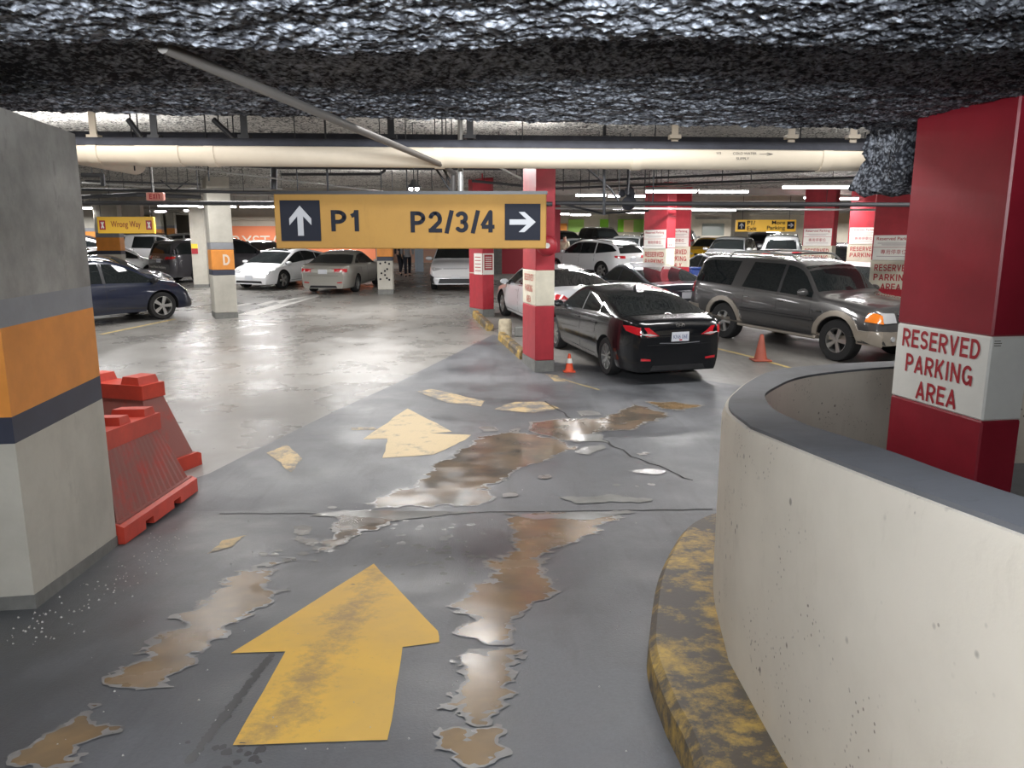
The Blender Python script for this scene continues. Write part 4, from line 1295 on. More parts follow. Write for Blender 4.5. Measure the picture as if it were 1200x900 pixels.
# --- the black saloon in front
def ex_h(c):
    hit, n, _, _ = c.bvh.ray_cast(Vector((-5, 0, .985)), Vector((1, 0, 0)))
    M = basis((hit.x - .012, 0, .965), (0, -1, 0), (0, 0, 1))
    bm = BM()
    # oval ring with a slanted H
    n_ = 20
    for k in range(n_):
        a, b = 2 * PI * k / n_, 2 * PI * (k + 1) / n_
        tube(bm, M @ Vector((.07 * math.cos(a), .036 * math.sin(a), 0)), M @ Vector((.07 * math.cos(b), .036 * math.sin(b), 0)), .005, 6)
    for (a, b) in (((-.036, -.024), (-.020, .024)), ((.020, -.024), (.036, .024)), ((-.028, -.004), (.028, .006))):
        tube(bm, M @ Vector((a[0], a[1], 0)), M @ Vector((b[0], b[1], 0)), .007, 6)
    obj('badge', bm, M_CHROME, c.root, 50)
    W2 = c.W / 2
    c.decal('boot_trim', 'rear', [(-W2 * .40, .685), (0, .670), (W2 * .40, .685), (W2 * .40, .70), (0, .685), (-W2 * .40, .70)], M_CHROME, off=.014)
    t = hit.x - .006
    text('model_lettering', 'ELANTRA', basis((t - .012, .50, .80), (0, -1, 0), (0, 0, 1)), .16, .026, M_CHROME, c.root, .004)
    # aerial fin
    bm = BM(); prism(bm, [(-.09, 0), (.07, 0), (-.06, .075)], .02, Matrix.Translation((-.55, .01, interp(c.top, -.55) - .01)) @ Matrix.Rotation(PI / 2, 4, 'X'))
    obj('aerial_fin', bm, P_BLACK, c.root)
    # high brake lamp
c = sedan('saloon_car', 'glossy black saloon seen from behind, parked beside the red column and small cone', P_BLACK, L=4.53, W=1.775, H=1.435, wb=2.7, fo=.86, R=.325,
          spokes=10, belt_lift=.02, rear_lean=-.15, handle=M_TRIMB, extras=ex_h, group='parked cars')
ctr, h = from_contacts((711, 437), (657, 409), 1, c); put(c, ctr, (h.x - .0, h.y))
# --- the big grey four-wheel-drive
def ex_s(c):
    flare(c, P_TAN, .11)
    W2 = c.W / 2; xf, xr = c.xf, c.xr
    c.decal('front_bumper', 'front', [(-W2 * .95, .36), (W2 * .95, .36), (W2 * .97, .66), (-W2 * .97, .66)], P_TAN, off=.05, skirt=.06)
    c.both('front_bumper', [(xf - .42, .52), (xf - .04, .40), (xf - .04, .66), (xf - .42, .66)], P_TAN, off=.045, skirt=.06)
    c.both('rear_bumper', [(xr + .02, .42), (xr + .50, .42), (xr + .46, .70), (xr + .02, .70)], P_TAN, off=.035, skirt=.05)
    c.decal('rear_bumper', 'rear', [(-W2 * .95, .40), (W2 * .95, .40), (W2 * .95, .68), (-W2 * .95, .68)], P_TAN, off=.05, skirt=.06)
    c.decal('bumper_intake', 'front', [(-W2 * .55, .38), (W2 * .55, .38), (W2 * .5, .54), (-W2 * .5, .54)], M_TRIMB, off=.056, skirt=.01)
    c.pair('fog_lamp', 'front', [(W2 * .68 + .055 * math.cos(a * PI / 5), .53 + .045 * math.sin(a * PI / 5)) for a in range(10)], M_HEAD, off=.062)
    # headlamp with amber corner
    c.pair('headlamp', 'front', [(W2 * .50, .80), (W2 * .80, .80), (W2 * .82, .98), (W2 * .50, .96)], M_HEAD, off=.02)
    c.both('indicator_lamp', [(xf - .05, .80), (xf - .34, .82), (xf - .32, .97), (xf - .05, .97)], M_AMBER, off=.02)
    c.decal('grille_surround', 'front', [(-W2 * .46, .72), (W2 * .46, .72), (W2 * .50, 1.0), (-W2 * .50, 1.0)], M_CHROME, off=.02)
    for k in range(3):
        z = .76 + k * .075
        c.decal('grille_slot', 'front', [(-W2 * .42, z), (W2 * .42, z), (W2 * .43, z + .05), (-W2 * .43, z + .05)], M_TRIMB, off=.026)
    c.both('door_moulding', [(-c.wb / 2 + .52, .70), (c.wb / 2 - .52, .70), (c.wb / 2 - .52, .765), (-c.wb / 2 + .52, .765)], P_TAN if False else M_TRIMB, off=.02)
    c.both('door_moulding', [(-c.wb / 2 + .52, .715), (c.wb / 2 - .52, .715), (c.wb / 2 - .52, .745), (-c.wb / 2 + .52, .745)], P_GREY, off=.03)
    for sd in (1, -1):
        bm = BM()
        box(bm, (-c.wb / 2 + .48, sd * (W2 - .06) - .08, .36), (c.wb / 2 - .44, sd * (W2 - .06) + .10, .43), bevel=.02)
        obj('running_board', bm, P_TAN, c.root)
        bm = BM()
        box(bm, (-c.wb / 2 + .55, sd * (W2 - .02) - .05, .431), (c.wb / 2 - .5, sd * (W2 - .02) + .05, .436))
        obj('step_tread', bm, M_TRIMB, c.root)
    # roof rack: rails and cross bars
    T = lambda x: interp(c.top, x)
    for sd in (1, -1):
        y = (c.section(-.5)[-6][0] - .07) * sd
        pts = [(-1.75, y, T(-1.75) - .04), (-1.60, y, T(-1.6) + .07), (-.8, y, T(-.8) + .085), (0, y, T(0) + .07), (.22, y, T(.22) - .05)]
        bm = BM(); polytube(bm, [Vector(p) for p in pts], .022, 8)
        obj('roof_rail', bm, M_STEEL, c.root, 50)
    for x in (-1.45, -.15):
        y = c.section(-.5)[-6][0] - .07
        bm = BM(); tube(bm, (x, -y, T(x) + .075), (x, y, T(x) + .075), .016, 8)
        obj('roof_bar', bm, M_TRIMB, c.root, 50)
    # sun shade card behind the windscreen and side lettering strip
    c.both('side_lettering', [(.92, .88), (1.16, .88), (1.16, .905), (.92, .905)], M_CHROME, off=.012)
c = suv('off_road_car', 'large grey off-road wagon with tan bumpers, arches and roof rack, amber lamps', P_GREY, L=5.18, W=1.94, H=1.83, wb=3.0, fo=.93, R=.395, kind='box',
        arch=1.14, sill=.42, rear_lean=.12, front_lean=.10, tail='vert', extras=ex_s, group='parked cars', rimf=.60, tw=.27, endw=.86, handle=M_CHROME, front=False, plate_s='')
ctr, h = from_contacts((852, 396.5), (976, 422), -1, c); put(c, ctr, h)
# --- white saloon beyond the red column
def ex_b(c):
    c.decal('rear_glass_shade', 'rear', [(-.5, .30), (.5, .30), (.45, .36), (-.45, .36)], M_TRIMB)
c = sedan('saloon_car', 'white saloon with a dark back window behind the red column, nose toward the lobby', P_PEARL, L=4.9, W=1.87, H=1.47, wb=2.95, fo=.86, R=.34, spokes=5, kind='sedan', group='parked cars', chrome=True, plate_s='')
a, b = ground(592, 370), ground(592, 370)
hb = Vector((-.27, .96)).normalized(); left = Vector((-hb.y, hb.x))
fw = Vector((a.x, a.y)); ctr = fw - hb * (c.wb / 2) - left * (c.W / 2 - .12)
put(c, ctr, hb)
print('white saloon', ctr)
# --- black saloon between black and grey cars
c = sedan('saloon_car', 'black saloon half hidden between the glossy black saloon and grey wagon', P_DBLUE, L=4.6, W=1.8, H=1.43, wb=2.76, fo=.8, R=.32, spokes=7, kind='sedan', group='parked cars', chrome=True, plate_s='')
g = at(772, 312, 19.0)
put(c, (g.x - .12, 20.4), (-.27, .96))
# --- white crossover further back
c = suv('crossover_car', 'white crossover with roof rails parked with its tail toward the dark saloon', P_WHITE, L=4.66, W=1.89, H=1.64, wb=2.87, fo=.85, R=.365, rails=True, group='parked cars', clad=M_TRIMB, plate_s='')
rw = ground(706, 327.5)
hb = Vector((-.62, .78)).normalized(); left = Vector((-hb.y, hb.x))
ctr = Vector((rw.x, rw.y)) + hb * (c.wb / 2) - left * (c.W / 2 - .12)
put(c, ctr, hb); GLC = c
# --- white electric saloon facing the viewer
c = sedan('saloon_car', 'white electric saloon with black roof facing the driving lane beside column D', P_WHITE, L=4.69, W=1.85, H=1.44, wb=2.875, fo=.84, R=.335, spokes=5, kind='ev', group='parked cars', rear=False,
          extras=lambda c: c.decal('glass_roof', 'top', quadpoly(-.62, .50, .44, .46), M_GLASS, step=.15))
fw = ground(331, 338.5)
hb = Vector((-.33, -.94)).normalized(); left = Vector((-hb.y, hb.x))
ctr = Vector((fw.x, fw.y)) - hb * (c.wb / 2) - left * (c.W / 2 - .12)
put(c, ctr, hb)
# --- beige saloon, tail to the viewer
c = sedan('saloon_car', 'beige older saloon seen from behind next to the small orange-topped column', P_BEIGE, L=4.76, W=1.78, H=1.42, wb=2.67, fo=.95, R=.31, spokes=7, kind='notch', tail='box', group='parked cars', front=False, plate_s='', tumble=.5)
rw = ground(417, 342)      # right rear wheel
hb = Vector((.10, .995)).normalized(); left = Vector((-hb.y, hb.x))
ctr = Vector((rw.x, rw.y)) + hb * (c.wb / 2) + left * (c.W / 2 - .12)
put(c, ctr, hb)
# --- white crossover under the sign
def ex_z(c):
    W2 = c.W / 2; xf = c.xf
    c.both('arch_cladding', [(xf - .45, .30), (xf - .05, .30), (xf - .05, .52), (xf - .40, .66)], M_TRIMB, off=.014)
    c.decal('nose_panel', 'front', [(-W2 * .8, .52), (W2 * .8, .52), (W2 * .86, .70), (W2 * .5, .78), (-W2 * .5, .78), (-W2 * .86, .70)], P_WHITE, off=.03)
c = suv('crossover_car', 'white crossover facing the viewer directly beneath the hanging mustard sign', P_PEARL, L=4.69, W=1.86, H=1.65, wb=2.85, fo=.9, R=.37, kind='suv', group='parked cars', clad=M_TRIMB, extras=ex_z, rear=False)
a, b = ground(503, 339), ground(551, 339)
put(c, ((a.x + b.x) / 2 + .15, a.y + 1.4), (.06, -.998))
# --- navy electric crossover by the left pillar
c = suv('crossover_car', 'navy electric crossover with its nose showing past the banded concrete column', P_NAVY, L=4.75, W=1.92, H=1.62, wb=2.89, fo=.87, R=.36, kind='coupe', group='parked cars', roofmat=M_GLASS, rear=False)
fw = ground(191, 374)
hb = Vector((.62, .78)).normalized(); left = Vector((-hb.y, hb.x))
ctr = Vector((fw.x, fw.y)) - hb * (c.wb / 2) + left * (c.W / 2 - .12)
put(c, ctr, hb)
# --- grey minivan
def ex_o(c):
    hit, n, _, _ = c.bvh.ray_cast(Vector((-5, 0, .8)), Vector((1, 0, 0)))
    text('rear_lettering', 'Travel Rent Academy', basis((hit.x - .02, .1, .64), (0, -1, 0), (0, 0, 1)), 1.3, .13, M_WHT, c.root, .004)
    text('rear_lettering', 'BEACH', basis((hit.x - .01, .3, 1.04), (0, -1, 0), (0, 0, 1)), .8, .08, M_WHT, c.root, .004)
    c.decal('tail_lamp_bar', 'rear', [(-.5, .93), (.5, .93), (.5, .97), (-.5, .97)], M_CHROME, off=.012)
c = suv('minivan', 'dark grey minivan seen from behind with white lettering, left of column D', P_DKGREY, L=5.15, W=2.0, H=1.74, wb=3.0, fo=.95, R=.35, kind='van', group='parked cars', extras=ex_o, front=False, rear_lean=.05)
rw = ground(235, 331)
hb = Vector((.60, .80)).normalized(); left = Vector((-hb.y, hb.x))
ctr = Vector((rw.x, rw.y)) + hb * (c.wb / 2) + left * (c.W / 2 - .12)
put(c, ctr, hb)

# --- cars further back: copies of five plain kinds with their own paint
protos = {}
def proto(kind):
    if kind not in protos:
        if kind == 'sedan': c = sedan('saloon_car', 'x', P_DKGREY, group='parked cars', plate_s='')
        if kind == 'suv': c = suv('crossover_car', 'x', P_DKGREY, group='parked cars', plate_s='')
        if kind == 'box': c = suv('off_road_car', 'x', P_DKGREY, H=1.8, kind='box', group='parked cars', plate_s='', R=.38, rails=True)
        protos[kind] = [c, False]
    return protos[kind]
far_cars = [
    # px centre, Y, kind, paint, heading, label
    (306, 38.0, 'sedan', P_DKGREY, (.55, -.83), 'dark saloon partly hidden behind column D and the white electric saloon'),
    (112, 24.0, 'sedan', P_DBLUE, (.9, .3), 'black saloon between the navy crossover and the grey minivan'),
    (186, 36.0, 'box', P_WHITE, (.95, .30), 'white wagon behind the grey minivan on the left'),
    (240, 44.0, 'suv', P_SILVER, (.95, .30), 'silver crossover far behind the grey minivan'),
    (215, 50.0, 'sedan', P_DKGREY, (.95, .30), 'dark saloon farthest back on the left'),
    (128, 31.0, 'sedan', P_WHITE, (.8, .6), 'white saloon low behind the navy crossover'),
    (832, 42.0, 'sedan', P_YELLOW, (-.45, -.9), 'yellow taxi saloon behind the pair of red sign columns'),
    (856, 36.0, 'suv', P_SILVER, (-.45, -.9), 'silver crossover facing the viewer beside the yellow saloon'),
    (916, 35.0, 'box', P_SILVER, (.35, .93), 'silver square-backed wagon under the far yellow parking sign'),
    (1004, 20.5, 'sedan', P_PEARL, (.55, .83), 'light silver saloon behind the bonnet of the grey wagon'),
    (990, 28.5, 'suv', P_BLACK, (.55, .83), 'black crossover roof showing above the grey wagon'),
    (1075, 33.5, 'sedan', P_WHITE, (.55, .83), 'white saloon at the far right beyond the red columns'),
    (900, 48.0, 'suv', P_DKGREY, (.5, .86), 'dark crossover in the far row under the yellow sign'),
    (1020, 42.0, 'box', P_DKGREY, (.5, .86), 'dark wagon in the far row between the red columns'),
    (660, 49.0, 'suv', P_DKGREY, (.35, -.93), 'dark crossover at the left end of the far row'),
    (672, 40.5, 'sedan', P_SILVER, (.35, -.93), 'silver saloon behind the person in the white jacket'),
    (735, 38.0, 'suv', P_SILVER, (-.35, -.93), 'silver crossover just behind the white crossover with roof rails'),
    (706, 52.0, 'box', P_BLACK, (.35, -.93), 'black wagon in the far row left of the red sign columns'),
    (765, 44.0, 'suv', P_DKGREY, (-.55, -.83), 'charcoal crossover in the far row next to the red sign columns'),
    (842, 25.5, 'sedan', P_DBLUE, (-.27, .96), 'dark saloon mostly hidden behind the tail of the grey wagon'),
    (800, 53.0, 'suv', P_SILVER, (.3, .95), 'silver crossover in the farthest row behind the red columns'),
    (870, 53.0, 'sedan', P_WHITE, (.3, .95), 'white saloon in the farthest row beside the far yellow sign'),
    (962, 41.0, 'sedan', P_DKGREY, (.5, .86), 'dark grey saloon between the first and second far red columns'),
    (1052, 48.0, 'suv', P_WHITE, (.5, .86), 'white crossover seen right of the second far red column'),
    (102, 40.0, 'suv', P_DKGREY, (.9, .4), 'dark crossover against the banded column at far left'),
]
for px, Y, kind, P, hd, lab in far_cars:
    pr = proto(kind)
    if not pr[1]: r = pr[0].root; pr[1] = True; first_kids = None
    else:
        r = copy_tree(pr[0].root)
    r['label'] = lab
    for ch in [q for q in bpy.data.objects if q.parent == r]:
        if ch.name.startswith(('body', 'side_mirror', 'door_handle')):
            ch.material_slots[0].link = 'OBJECT'; ch.material_slots[0].material = P
    q = at(px, 290, Y)
    place_car(r, (q.x, Y), hd)
# ================================================================== columns further back
def two_sign_column(px, py, label, near=True, **k): pass
SIGN_LINES = mat('small_print_grey', (0.30, 0.22, 0.24), 0.6)
def reserved_signs(root, M, w, z_top, extra=True, s1='RESERVED', s2='PARKING', s3=None):
    """white boards: small print above, large red words below"""
    plate('sign_board', M, 0, z_top - .26, w, .52, .012, M_WHT, root)
    txt('Reserved Parking', M, 0, z_top - .08, w * .86, .085, M_LRED, root, .016, bold=.01)
    for j in range(2):
        plate('small_print', M, 0, z_top - .165 - .035 * j, w * (.8 - .2 * j), .010, .014, SIGN_LINES, root)
    plate('sign_rule', M, 0, z_top - .25, w, .008, .015, M_LRED, root)
    txt('專用停車位', M, 0, z_top - .345, w * .62, .10, M_LRED, root, .016)
    plate('small_print', M, 0, z_top - .44, w * .8, .010, .014, SIGN_LINES, root)
def red_col(px, py, wx, ly, label, ztopY=None, name='parking_column', rot=GR, Y=None, only_long=False, board_w=None, big=('RESERVED', 'PARKING'), group=None, bandz=(1.15, 1.76), red=M_RED2):
    p = ground(px, py) if Y is None else Vector((at(px, 290, Y).x, Y, 0))
    zb0 = FZ(p.y); H = CZ(p.y) + .15 - zb0
    root = column(name, p, wx, ly, H, [(0, .20, M_BASE, 'base_band'), (.20, bandz[0], red, 'shaft'), (bandz[0], bandz[1], M_IVORY, 'white_band'), (bandz[1], H, red, 'shaft')], label, group, rot)
    return root, col_frames(root.location, rot, wx, ly)

# A: red column behind the sign's right end
rA, (LA, SA) = red_col(627, 436, .34, .92, 'red column standing behind the right end of the mustard sign, with faded RESERVED PARKING AREA', rot=math.radians(13))
for k, (s, w) in enumerate((('RESERVED', .62), ('PARKING', .52), ('AREA', .32))):
    letters('lettering', s, LA, 0, 1.63 - .19 * k, w, .12, mat('faded_red_lettering', (0.5, .16, .12), .6), rA, t=.17)
# fire bell on column A
def local_child(name, bm, m, root, smooth=None):
    o = obj(name, bm, m, None, smooth); o.parent = root; o.matrix_parent_inverse = chain_inv(root); return o
bc = at(641, 288, 12.65)
bell = empty('fire_bell', bc, 0, 'round red fire bell with pale label on the red column beside the sign', 'bell')
bm = BM()
Mb = Matrix.Rotation(PI / 2, 4, 'X')
lathe(bm, [(0.001, .09), (.05, .09), (.13, .07), (.17, .02), (.175, 0), (.12, -.03), (.001, -.04)], 28, Mb)
obj('bell_gong', bm, M_RED2, bell, 40)
bm = BM(); lathe(bm, [(0.001, .096), (.045, .096), (.045, .088)], 20, Mb); obj('bell_label', bm, M_WHT, bell)
# B: red column further on with two boards
rB, (LB, SB) = red_col(566, 371.5, .34, .80, 'narrow red column with white and red notice boards left of column behind the sign', rot=math.radians(30), bandz=(1.155, 1.157), red=M_RED2)
zt = CAMZ + ray(566, 297).z / ray(566, 297).y * rB.location.y - rB.location.z
h_ = zt - (CAMZ + ray(566, 322).z / ray(566, 322).y * rB.location.y - rB.location.z)
plate('sign_board', LB, .15, zt - h_ / 2, .46, h_, .012, M_WHT, rB)
for j in range(5): plate('small_print', LB, .15, zt - .1 - j * .09, .34, .02, .014, M_LRED, rB)
plate('sign_board', SB, 0, zt - h_ / 2, .33, h_, .012, M_WHT, rB)
plate('red_panel', SB, .0, zt - h_ * .42, .25, h_ * .72, .014, M_RED2, rB)
for j in range(6): plate('small_print', SB, 0, zt - .1 - j * .055, .19, .02, .017, M_WHT, rB)
# D, E, F, G, H: red columns with reserved boards
def sign_col(px, Y, wx, ly, label, rot, topz=2.28, word=None, group='red columns with reserved parking boards', shortsign=None):
    r, (L_, S_) = red_col(px, None, wx, ly, label, Y=Y, rot=rot, group=group)
    reserved_signs(r, L_, ly * .92, topz)
    w1 = word or ('RESERVED', 'PARKING')
    for k, s in enumerate(w1):
        letters('lettering', s, L_, 0, 1.76 - .16 - k * .2, ly * (.80 if len(s) > 5 else .45), .14, M_LRED, r, t=.17)
    if shortsign:
        plate('sign_board', S_, 0, 1.92, wx * .8, .26, .012, M_WHT, r)
        for kk in range(2): txt('停車位', S_, 0, 1.98 - .12 * kk, wx * .7, .085, M_LRED, r, .016)
    return r, L_, S_
RG = math.radians(34)
sign_col(781, 21.0, .34, .92, 'left one of the paired red sign columns behind the black saloons', RG, shortsign=True)
sign_col(808, 22.5, .10, .80, 'right one of the paired red sign columns, reading RESERVED PARKING ONLY', math.radians(60), word=('RESERVED', 'PARKING', 'ONLY'))
sign_col(975, 23.0, .36, .92, 'red sign column directly behind the grey wagon roof, right of the far yellow sign', math.radians(48))
r_, L_, S_ = sign_col(1029, 24.5, .36, .92, 'red sign column with a yellow edge strip, second right of the far yellow sign', math.radians(60))
plate('yellow_strip', S_, .0, 2.0, .30, 1.2, .012, mat('yellow_edge_paint', (.75, .48, .04), .5), r_)
sign_col(1075, 15.6, .36, .92, 'red sign column just left of the big near red column, above the wagon bonnet', math.radians(42), word=('RESERVED', 'PARKING', 'AREA'))

# C: white columns with the orange band
def band_col(px, py, wx, ly, label, rot, Y=None, letter=None, lo=.0, mats=None, height=None, name='parking_column', group='white columns with an orange band'):
    p = ground(px, py) if Y is None else Vector((at(px, 290, Y).x, Y, 0))
    H = height or CZ(p.y) + .15 - FZ(p.y)
    b = [(0, .16, M_BASE, 'base_band'), (.16, 1.14, M_PWHITE, 'shaft'), (1.14, 1.28, M_NB, 'navy_band'), (1.28, 1.80, M_OR, 'orange_band'), (1.80, 1.98, M_GB, 'grey_band'), (1.98, H, M_PWHITE, 'shaft')]
    r = column(name, p, wx, ly, H, b, label, group, rot)
    L_, S_ = col_frames(r.location, rot, wx, ly)
    if letter: letters('lettering', letter, S_, wx * .15, 1.54, .17, .28, mat('pale_letter', (.75, .62, .5), .5), r)
    return r, L_, S_
band_col(253, 374, .56, .80, 'white column marked D with orange band, standing alone in the left driving lane', math.radians(28), letter='D')
p_ = ground(236, 337)
bm = BM()
r_ = empty('slim_column', (p_.x, p_.y, FZ(p_.y)), .25, 'slim white column with a small yellow and red notice, right behind column D', 'column')
bm = BM(); box(bm, (-.25, 0, .12), (.25, .5, CZ(p_.y) + .1 - FZ(p_.y))); obj('shaft', bm, M_PWHITE, r_)
bm = BM(); box(bm, (-.26, -.01, 0), (.26, .51, .12)); obj('base_band', bm, M_BASE, r_)
bm = BM(); box(bm, (-.24, -.02, 1.25), (-.02, -.001, 1.45)); obj('sign_board', bm, M_RED2, r_)
bm = BM(); box(bm, (-.24, -.02, 1.45), (-.02, -.001, 1.62)); obj('sign_board', bm, mat('yellow_notice', (.8, .6, .05), .5), r_)
band_col(113, 0, .9, .5, 'white banded column half hidden behind the Wrong Way sign', math.radians(8), Y=30)
band_col(146, 0, .85, .5, 'banded white column behind the right half of the Wrong Way sign', math.radians(8), Y=36)
band_col(182, 0, .45, .5, 'small banded column just right of the Wrong Way sign', math.radians(8), Y=46)
band_col(197, 0, .5, .5, 'plain-looking far column between the Wrong Way sign and column D', math.radians(8), Y=50)
for px, Y in ((60, 33), (100, 40)): band_col(px, 0, .6, .5, 'banded column at the far left edge behind the pillar', math.radians(8), Y=Y)
# short stub column under the sign with dotted arrows
r_, L_, S_ = band_col(443, 345, .52, .5, 'short-looking white column with black dotted arrows and orange top, under the sign', math.radians(4))
bm = BM()
for x, z in ((-.15, .95), (.02, .99), (.15, .94), (-.12, .62), (.0, .70), (.08, .76), (-.16, .42), (.06, .45), (.14, .40), (.0, .56)):
    bmesh.ops.create_cone(bm, cap_ends=True, segments=10, radius1=.035, radius2=.035, depth=.01, matrix=S_ @ Matrix.Translation((x, z + .1, .006)))
local_child('dotted_arrow', bm, M_SIGNK, r_)
# far office columns
for px, Y, w in ((718, 54, .55), (868, 50, .9), (640, 50, .5), (758, 52, .4)):
    q = at(px, 290, Y)
    r_ = empty('far_column', (q.x, Y, FZ(Y)), 0, {718: 'slim beige column in front of the green wall panels', 868: 'wide beige column behind the far yellow sign', 640: 'slim far column just right of the red column', 758: 'slim far column touching the paired red sign columns'}[px], 'column')
    bm = BM(); box(bm, (-w / 2, 0, 0), (w / 2, w, CZ(Y) - FZ(Y) + .1)); obj('shaft', bm, M_BEIGE, r_)
q = at(700, 290, 48)
# ================================================================== hanging signs
SY = 8.5
def hanging_sign(name, px0, py0, px1, py1, Y, label, face, group=None, th=.14):
    a, b = at(px0, py0, Y), at(px1, py1, Y)
    c = (a + b) / 2
    root = empty(name, (c.x, Y, min(a.z, b.z)), 0, label, 'sign', group)
    w, h = b.x - a.x, a.z - b.z
    bm = BM(); box(bm, (-w / 2, 0, 0), (w / 2, th, h), bevel=.01)
    obj('sign_panel', bm, face, root)
    M = basis((c.x, Y - .002, min(a.z, b.z) + h / 2), (1, 0, 0), (0, 0, 1))
    return root, M, w, h
def arrow_poly(s, ang):
    p = [(-.08, -.40), (.08, -.40), (.08, .12), (.30, -.12), (.30, .06), (0, .40), (-.30, .06), (-.30, -.12), (-.08, .12)]
    c, d = math.cos(ang), math.sin(ang)
    return [((x * c - y * d) * s, (x * d + y * c) * s) for x, y in p]
def arrow_tile(M, cx, cz, s, ang, root, bg=M_SIGNK, fg=M_SIGNW):
    bm = BM(); box(bm, (cx - s / 2, cz - s / 2, 0), (cx + s / 2, cz + s / 2, .006), M=M)
    t = local_child('arrow_tile', bm, bg, root)
    bm = BM(); prism(bm, [(x + cx, y + cz) for x, y in arrow_poly(s * .92, ang)], .004, M, 0, .006)
    local_child('arrow', bm, fg, t)
rS, MS, ws, hs = hanging_sign('hanging_sign', 320, 225.5, 640, 291.5, SY, 'large mustard hanging sign reading P1 and P2/3/4 with two arrows above the lane', M_SIGNY)
sx = ws / 320.0
X_ = lambda px: (px - 480) * sx
Z_ = lambda py: (258.5 - py) * sx
arrow_tile(MS, X_(350.5), Z_(258.5), 47 * sx, 0, rS)
arrow_tile(MS, X_(612), Z_(260), 42 * sx, -PI / 2, rS)
letters('lettering', 'P1', MS, X_(404), Z_(258.5), 35 * sx, 24.5 * sx, M_SIGNK, rS)
letters('lettering', 'P2/3/4', MS, X_(529.5), Z_(259.8), 99 * sx, 24.5 * sx, M_SIGNK, rS, gap=.13)
bm = BM(); box(bm, (-ws / 2 - .01, -.005, hs - .02), (ws / 2 + .01, .145, hs + .015)); obj('top_rail', bm, M_TRIMB, rS)
for px in (349, 385, 447, 477, 612):
    p = at(px, 226, SY + .07)
    bm = BM(); tube(bm, p, (p.x, p.y, CZ(8)), .006, 6); local_child('hanger_rod', bm, M_DPIPE, rS)
# Wrong way sign
rW, MW, ww, hw_ = hanging_sign('hanging_sign', 113, 254, 181, 273.5, 25.5, 'small yellow hanging sign reading Wrong Way between two red X squares', mat('bright_yellow_sign', (.85, .50, .04), .5))
k_ = ww / 68
for s in (-27.5, 28.5):
    bm = BM(); box(bm, ((s - 3.8) * k_, -5.5 * k_, 0), ((s + 3.3) * k_, 5.5 * k_, .008), M=MW); t = local_child('cross_tile', bm, M_RED2, rW)
    letters('lettering', 'X', MW, s * k_, 0, 4.2 * k_, 7.5 * k_, M_WHT, t, .012, t=.22)
txt('Wrong Way', MW, .5 * k_, 0, 36 * k_, 9.5 * k_, mat('brown_lettering', (.35, .08, .02), .5), rW, .008, bold=.012)
for px in (118, 176):
    p = at(px, 254, 25.55); bm = BM(); tube(bm, p, (p.x, p.y, CZ(25)), .01, 6); local_child('hanger_rod', bm, M_DPIPE, rW)
# far yellow sign
rF, MF, wf, hf = hanging_sign('hanging_sign', 863, 257.5, 932.5, 271.5, 30.0, 'far yellow hanging sign reading P1/Exit and More Parking with two arrows', mat('bright_yellow_sign', (.85, .50, .04), .5))
k_ = wf / 69.5
arrow_tile(MF, -28.5 * k_, 0, 8.5 * k_, 0, rF); arrow_tile(MF, 28.5 * k_, .6 * k_, 8.5 * k_, -PI / 2, rF)
txt('P1/\nExit', MF, -16.5 * k_, 0, 11 * k_, 11 * k_, M_SIGNK, rF, .01, align='LEFT', bold=.015)
txt('More\nParking', MF, 11.5 * k_, 0, 21 * k_, 11.5 * k_, M_SIGNK, rF, .01, align='RIGHT', bold=.015)
for px in (870, 925):
    p = at(px, 258, 30.05); bm = BM(); tube(bm, p, (p.x, p.y, CZ(30) + .1), .01, 6); local_child('hanger_rod', bm, M_DPIPE, rF)
# exit sign
rE, ME, we, he = hanging_sign('exit_sign', 170.5, 225.5, 191.5, 235, 11.8, 'small dim red EXIT sign hanging on the left below the pipes', mat('pale_red_sign', (.62, .25, .20), .5), th=.08)
letters('lettering', 'EXIT', ME, .01, 0, we * .66, he * .6, M_RED2, rE, .006)
p = at(180, 226, 11.84); bm = BM(); tube(bm, p, (p.x, p.y, CZ(12)), .008, 6); local_child('hanger_rod', bm, M_STEEL, rE)
# red box high on column B
a, b = at(553.5, 211, 18.6), at(576.5, 223, 18.6)
bm = BM(); box(bm, (a.x, 18.6, b.z), (b.x, 18.85, a.z), bevel=.01); tube(bm, ((a.x + b.x) / 2, 18.72, a.z - .02), ((a.x + b.x) / 2, 18.72, CZ(18.7) + .05), .02, 6)
tag(obj('alarm_box', bm, M_RED2), 'small red box above the top edge of the mustard sign', 'box')

# ================================================================== pipes and fixtures overhead
def pipe(name, pts, r, m, label, cat='pipe', group=None, n=10, hang=False):
    bm = BM(); pts = [Vector(p) for p in pts]; polytube(bm, pts, r, n)
    o = tag(obj(name, bm, m, None, 50), label, cat, group)
    if hang:
        for p in ((pts[0] + pts[1]) / 2, pts[-1]) if len(pts) > 2 else (pts[0] + (pts[1] - pts[0]) * .2, pts[0] + (pts[1] - pts[0]) * .8):
            bm = BM(); tube(bm, p, (p.x, p.y, CZ(p.y) + .02), .007, 6)
            obj('hanger_rod', bm, M_DPIPE, o)
    return o
PY = 8.0
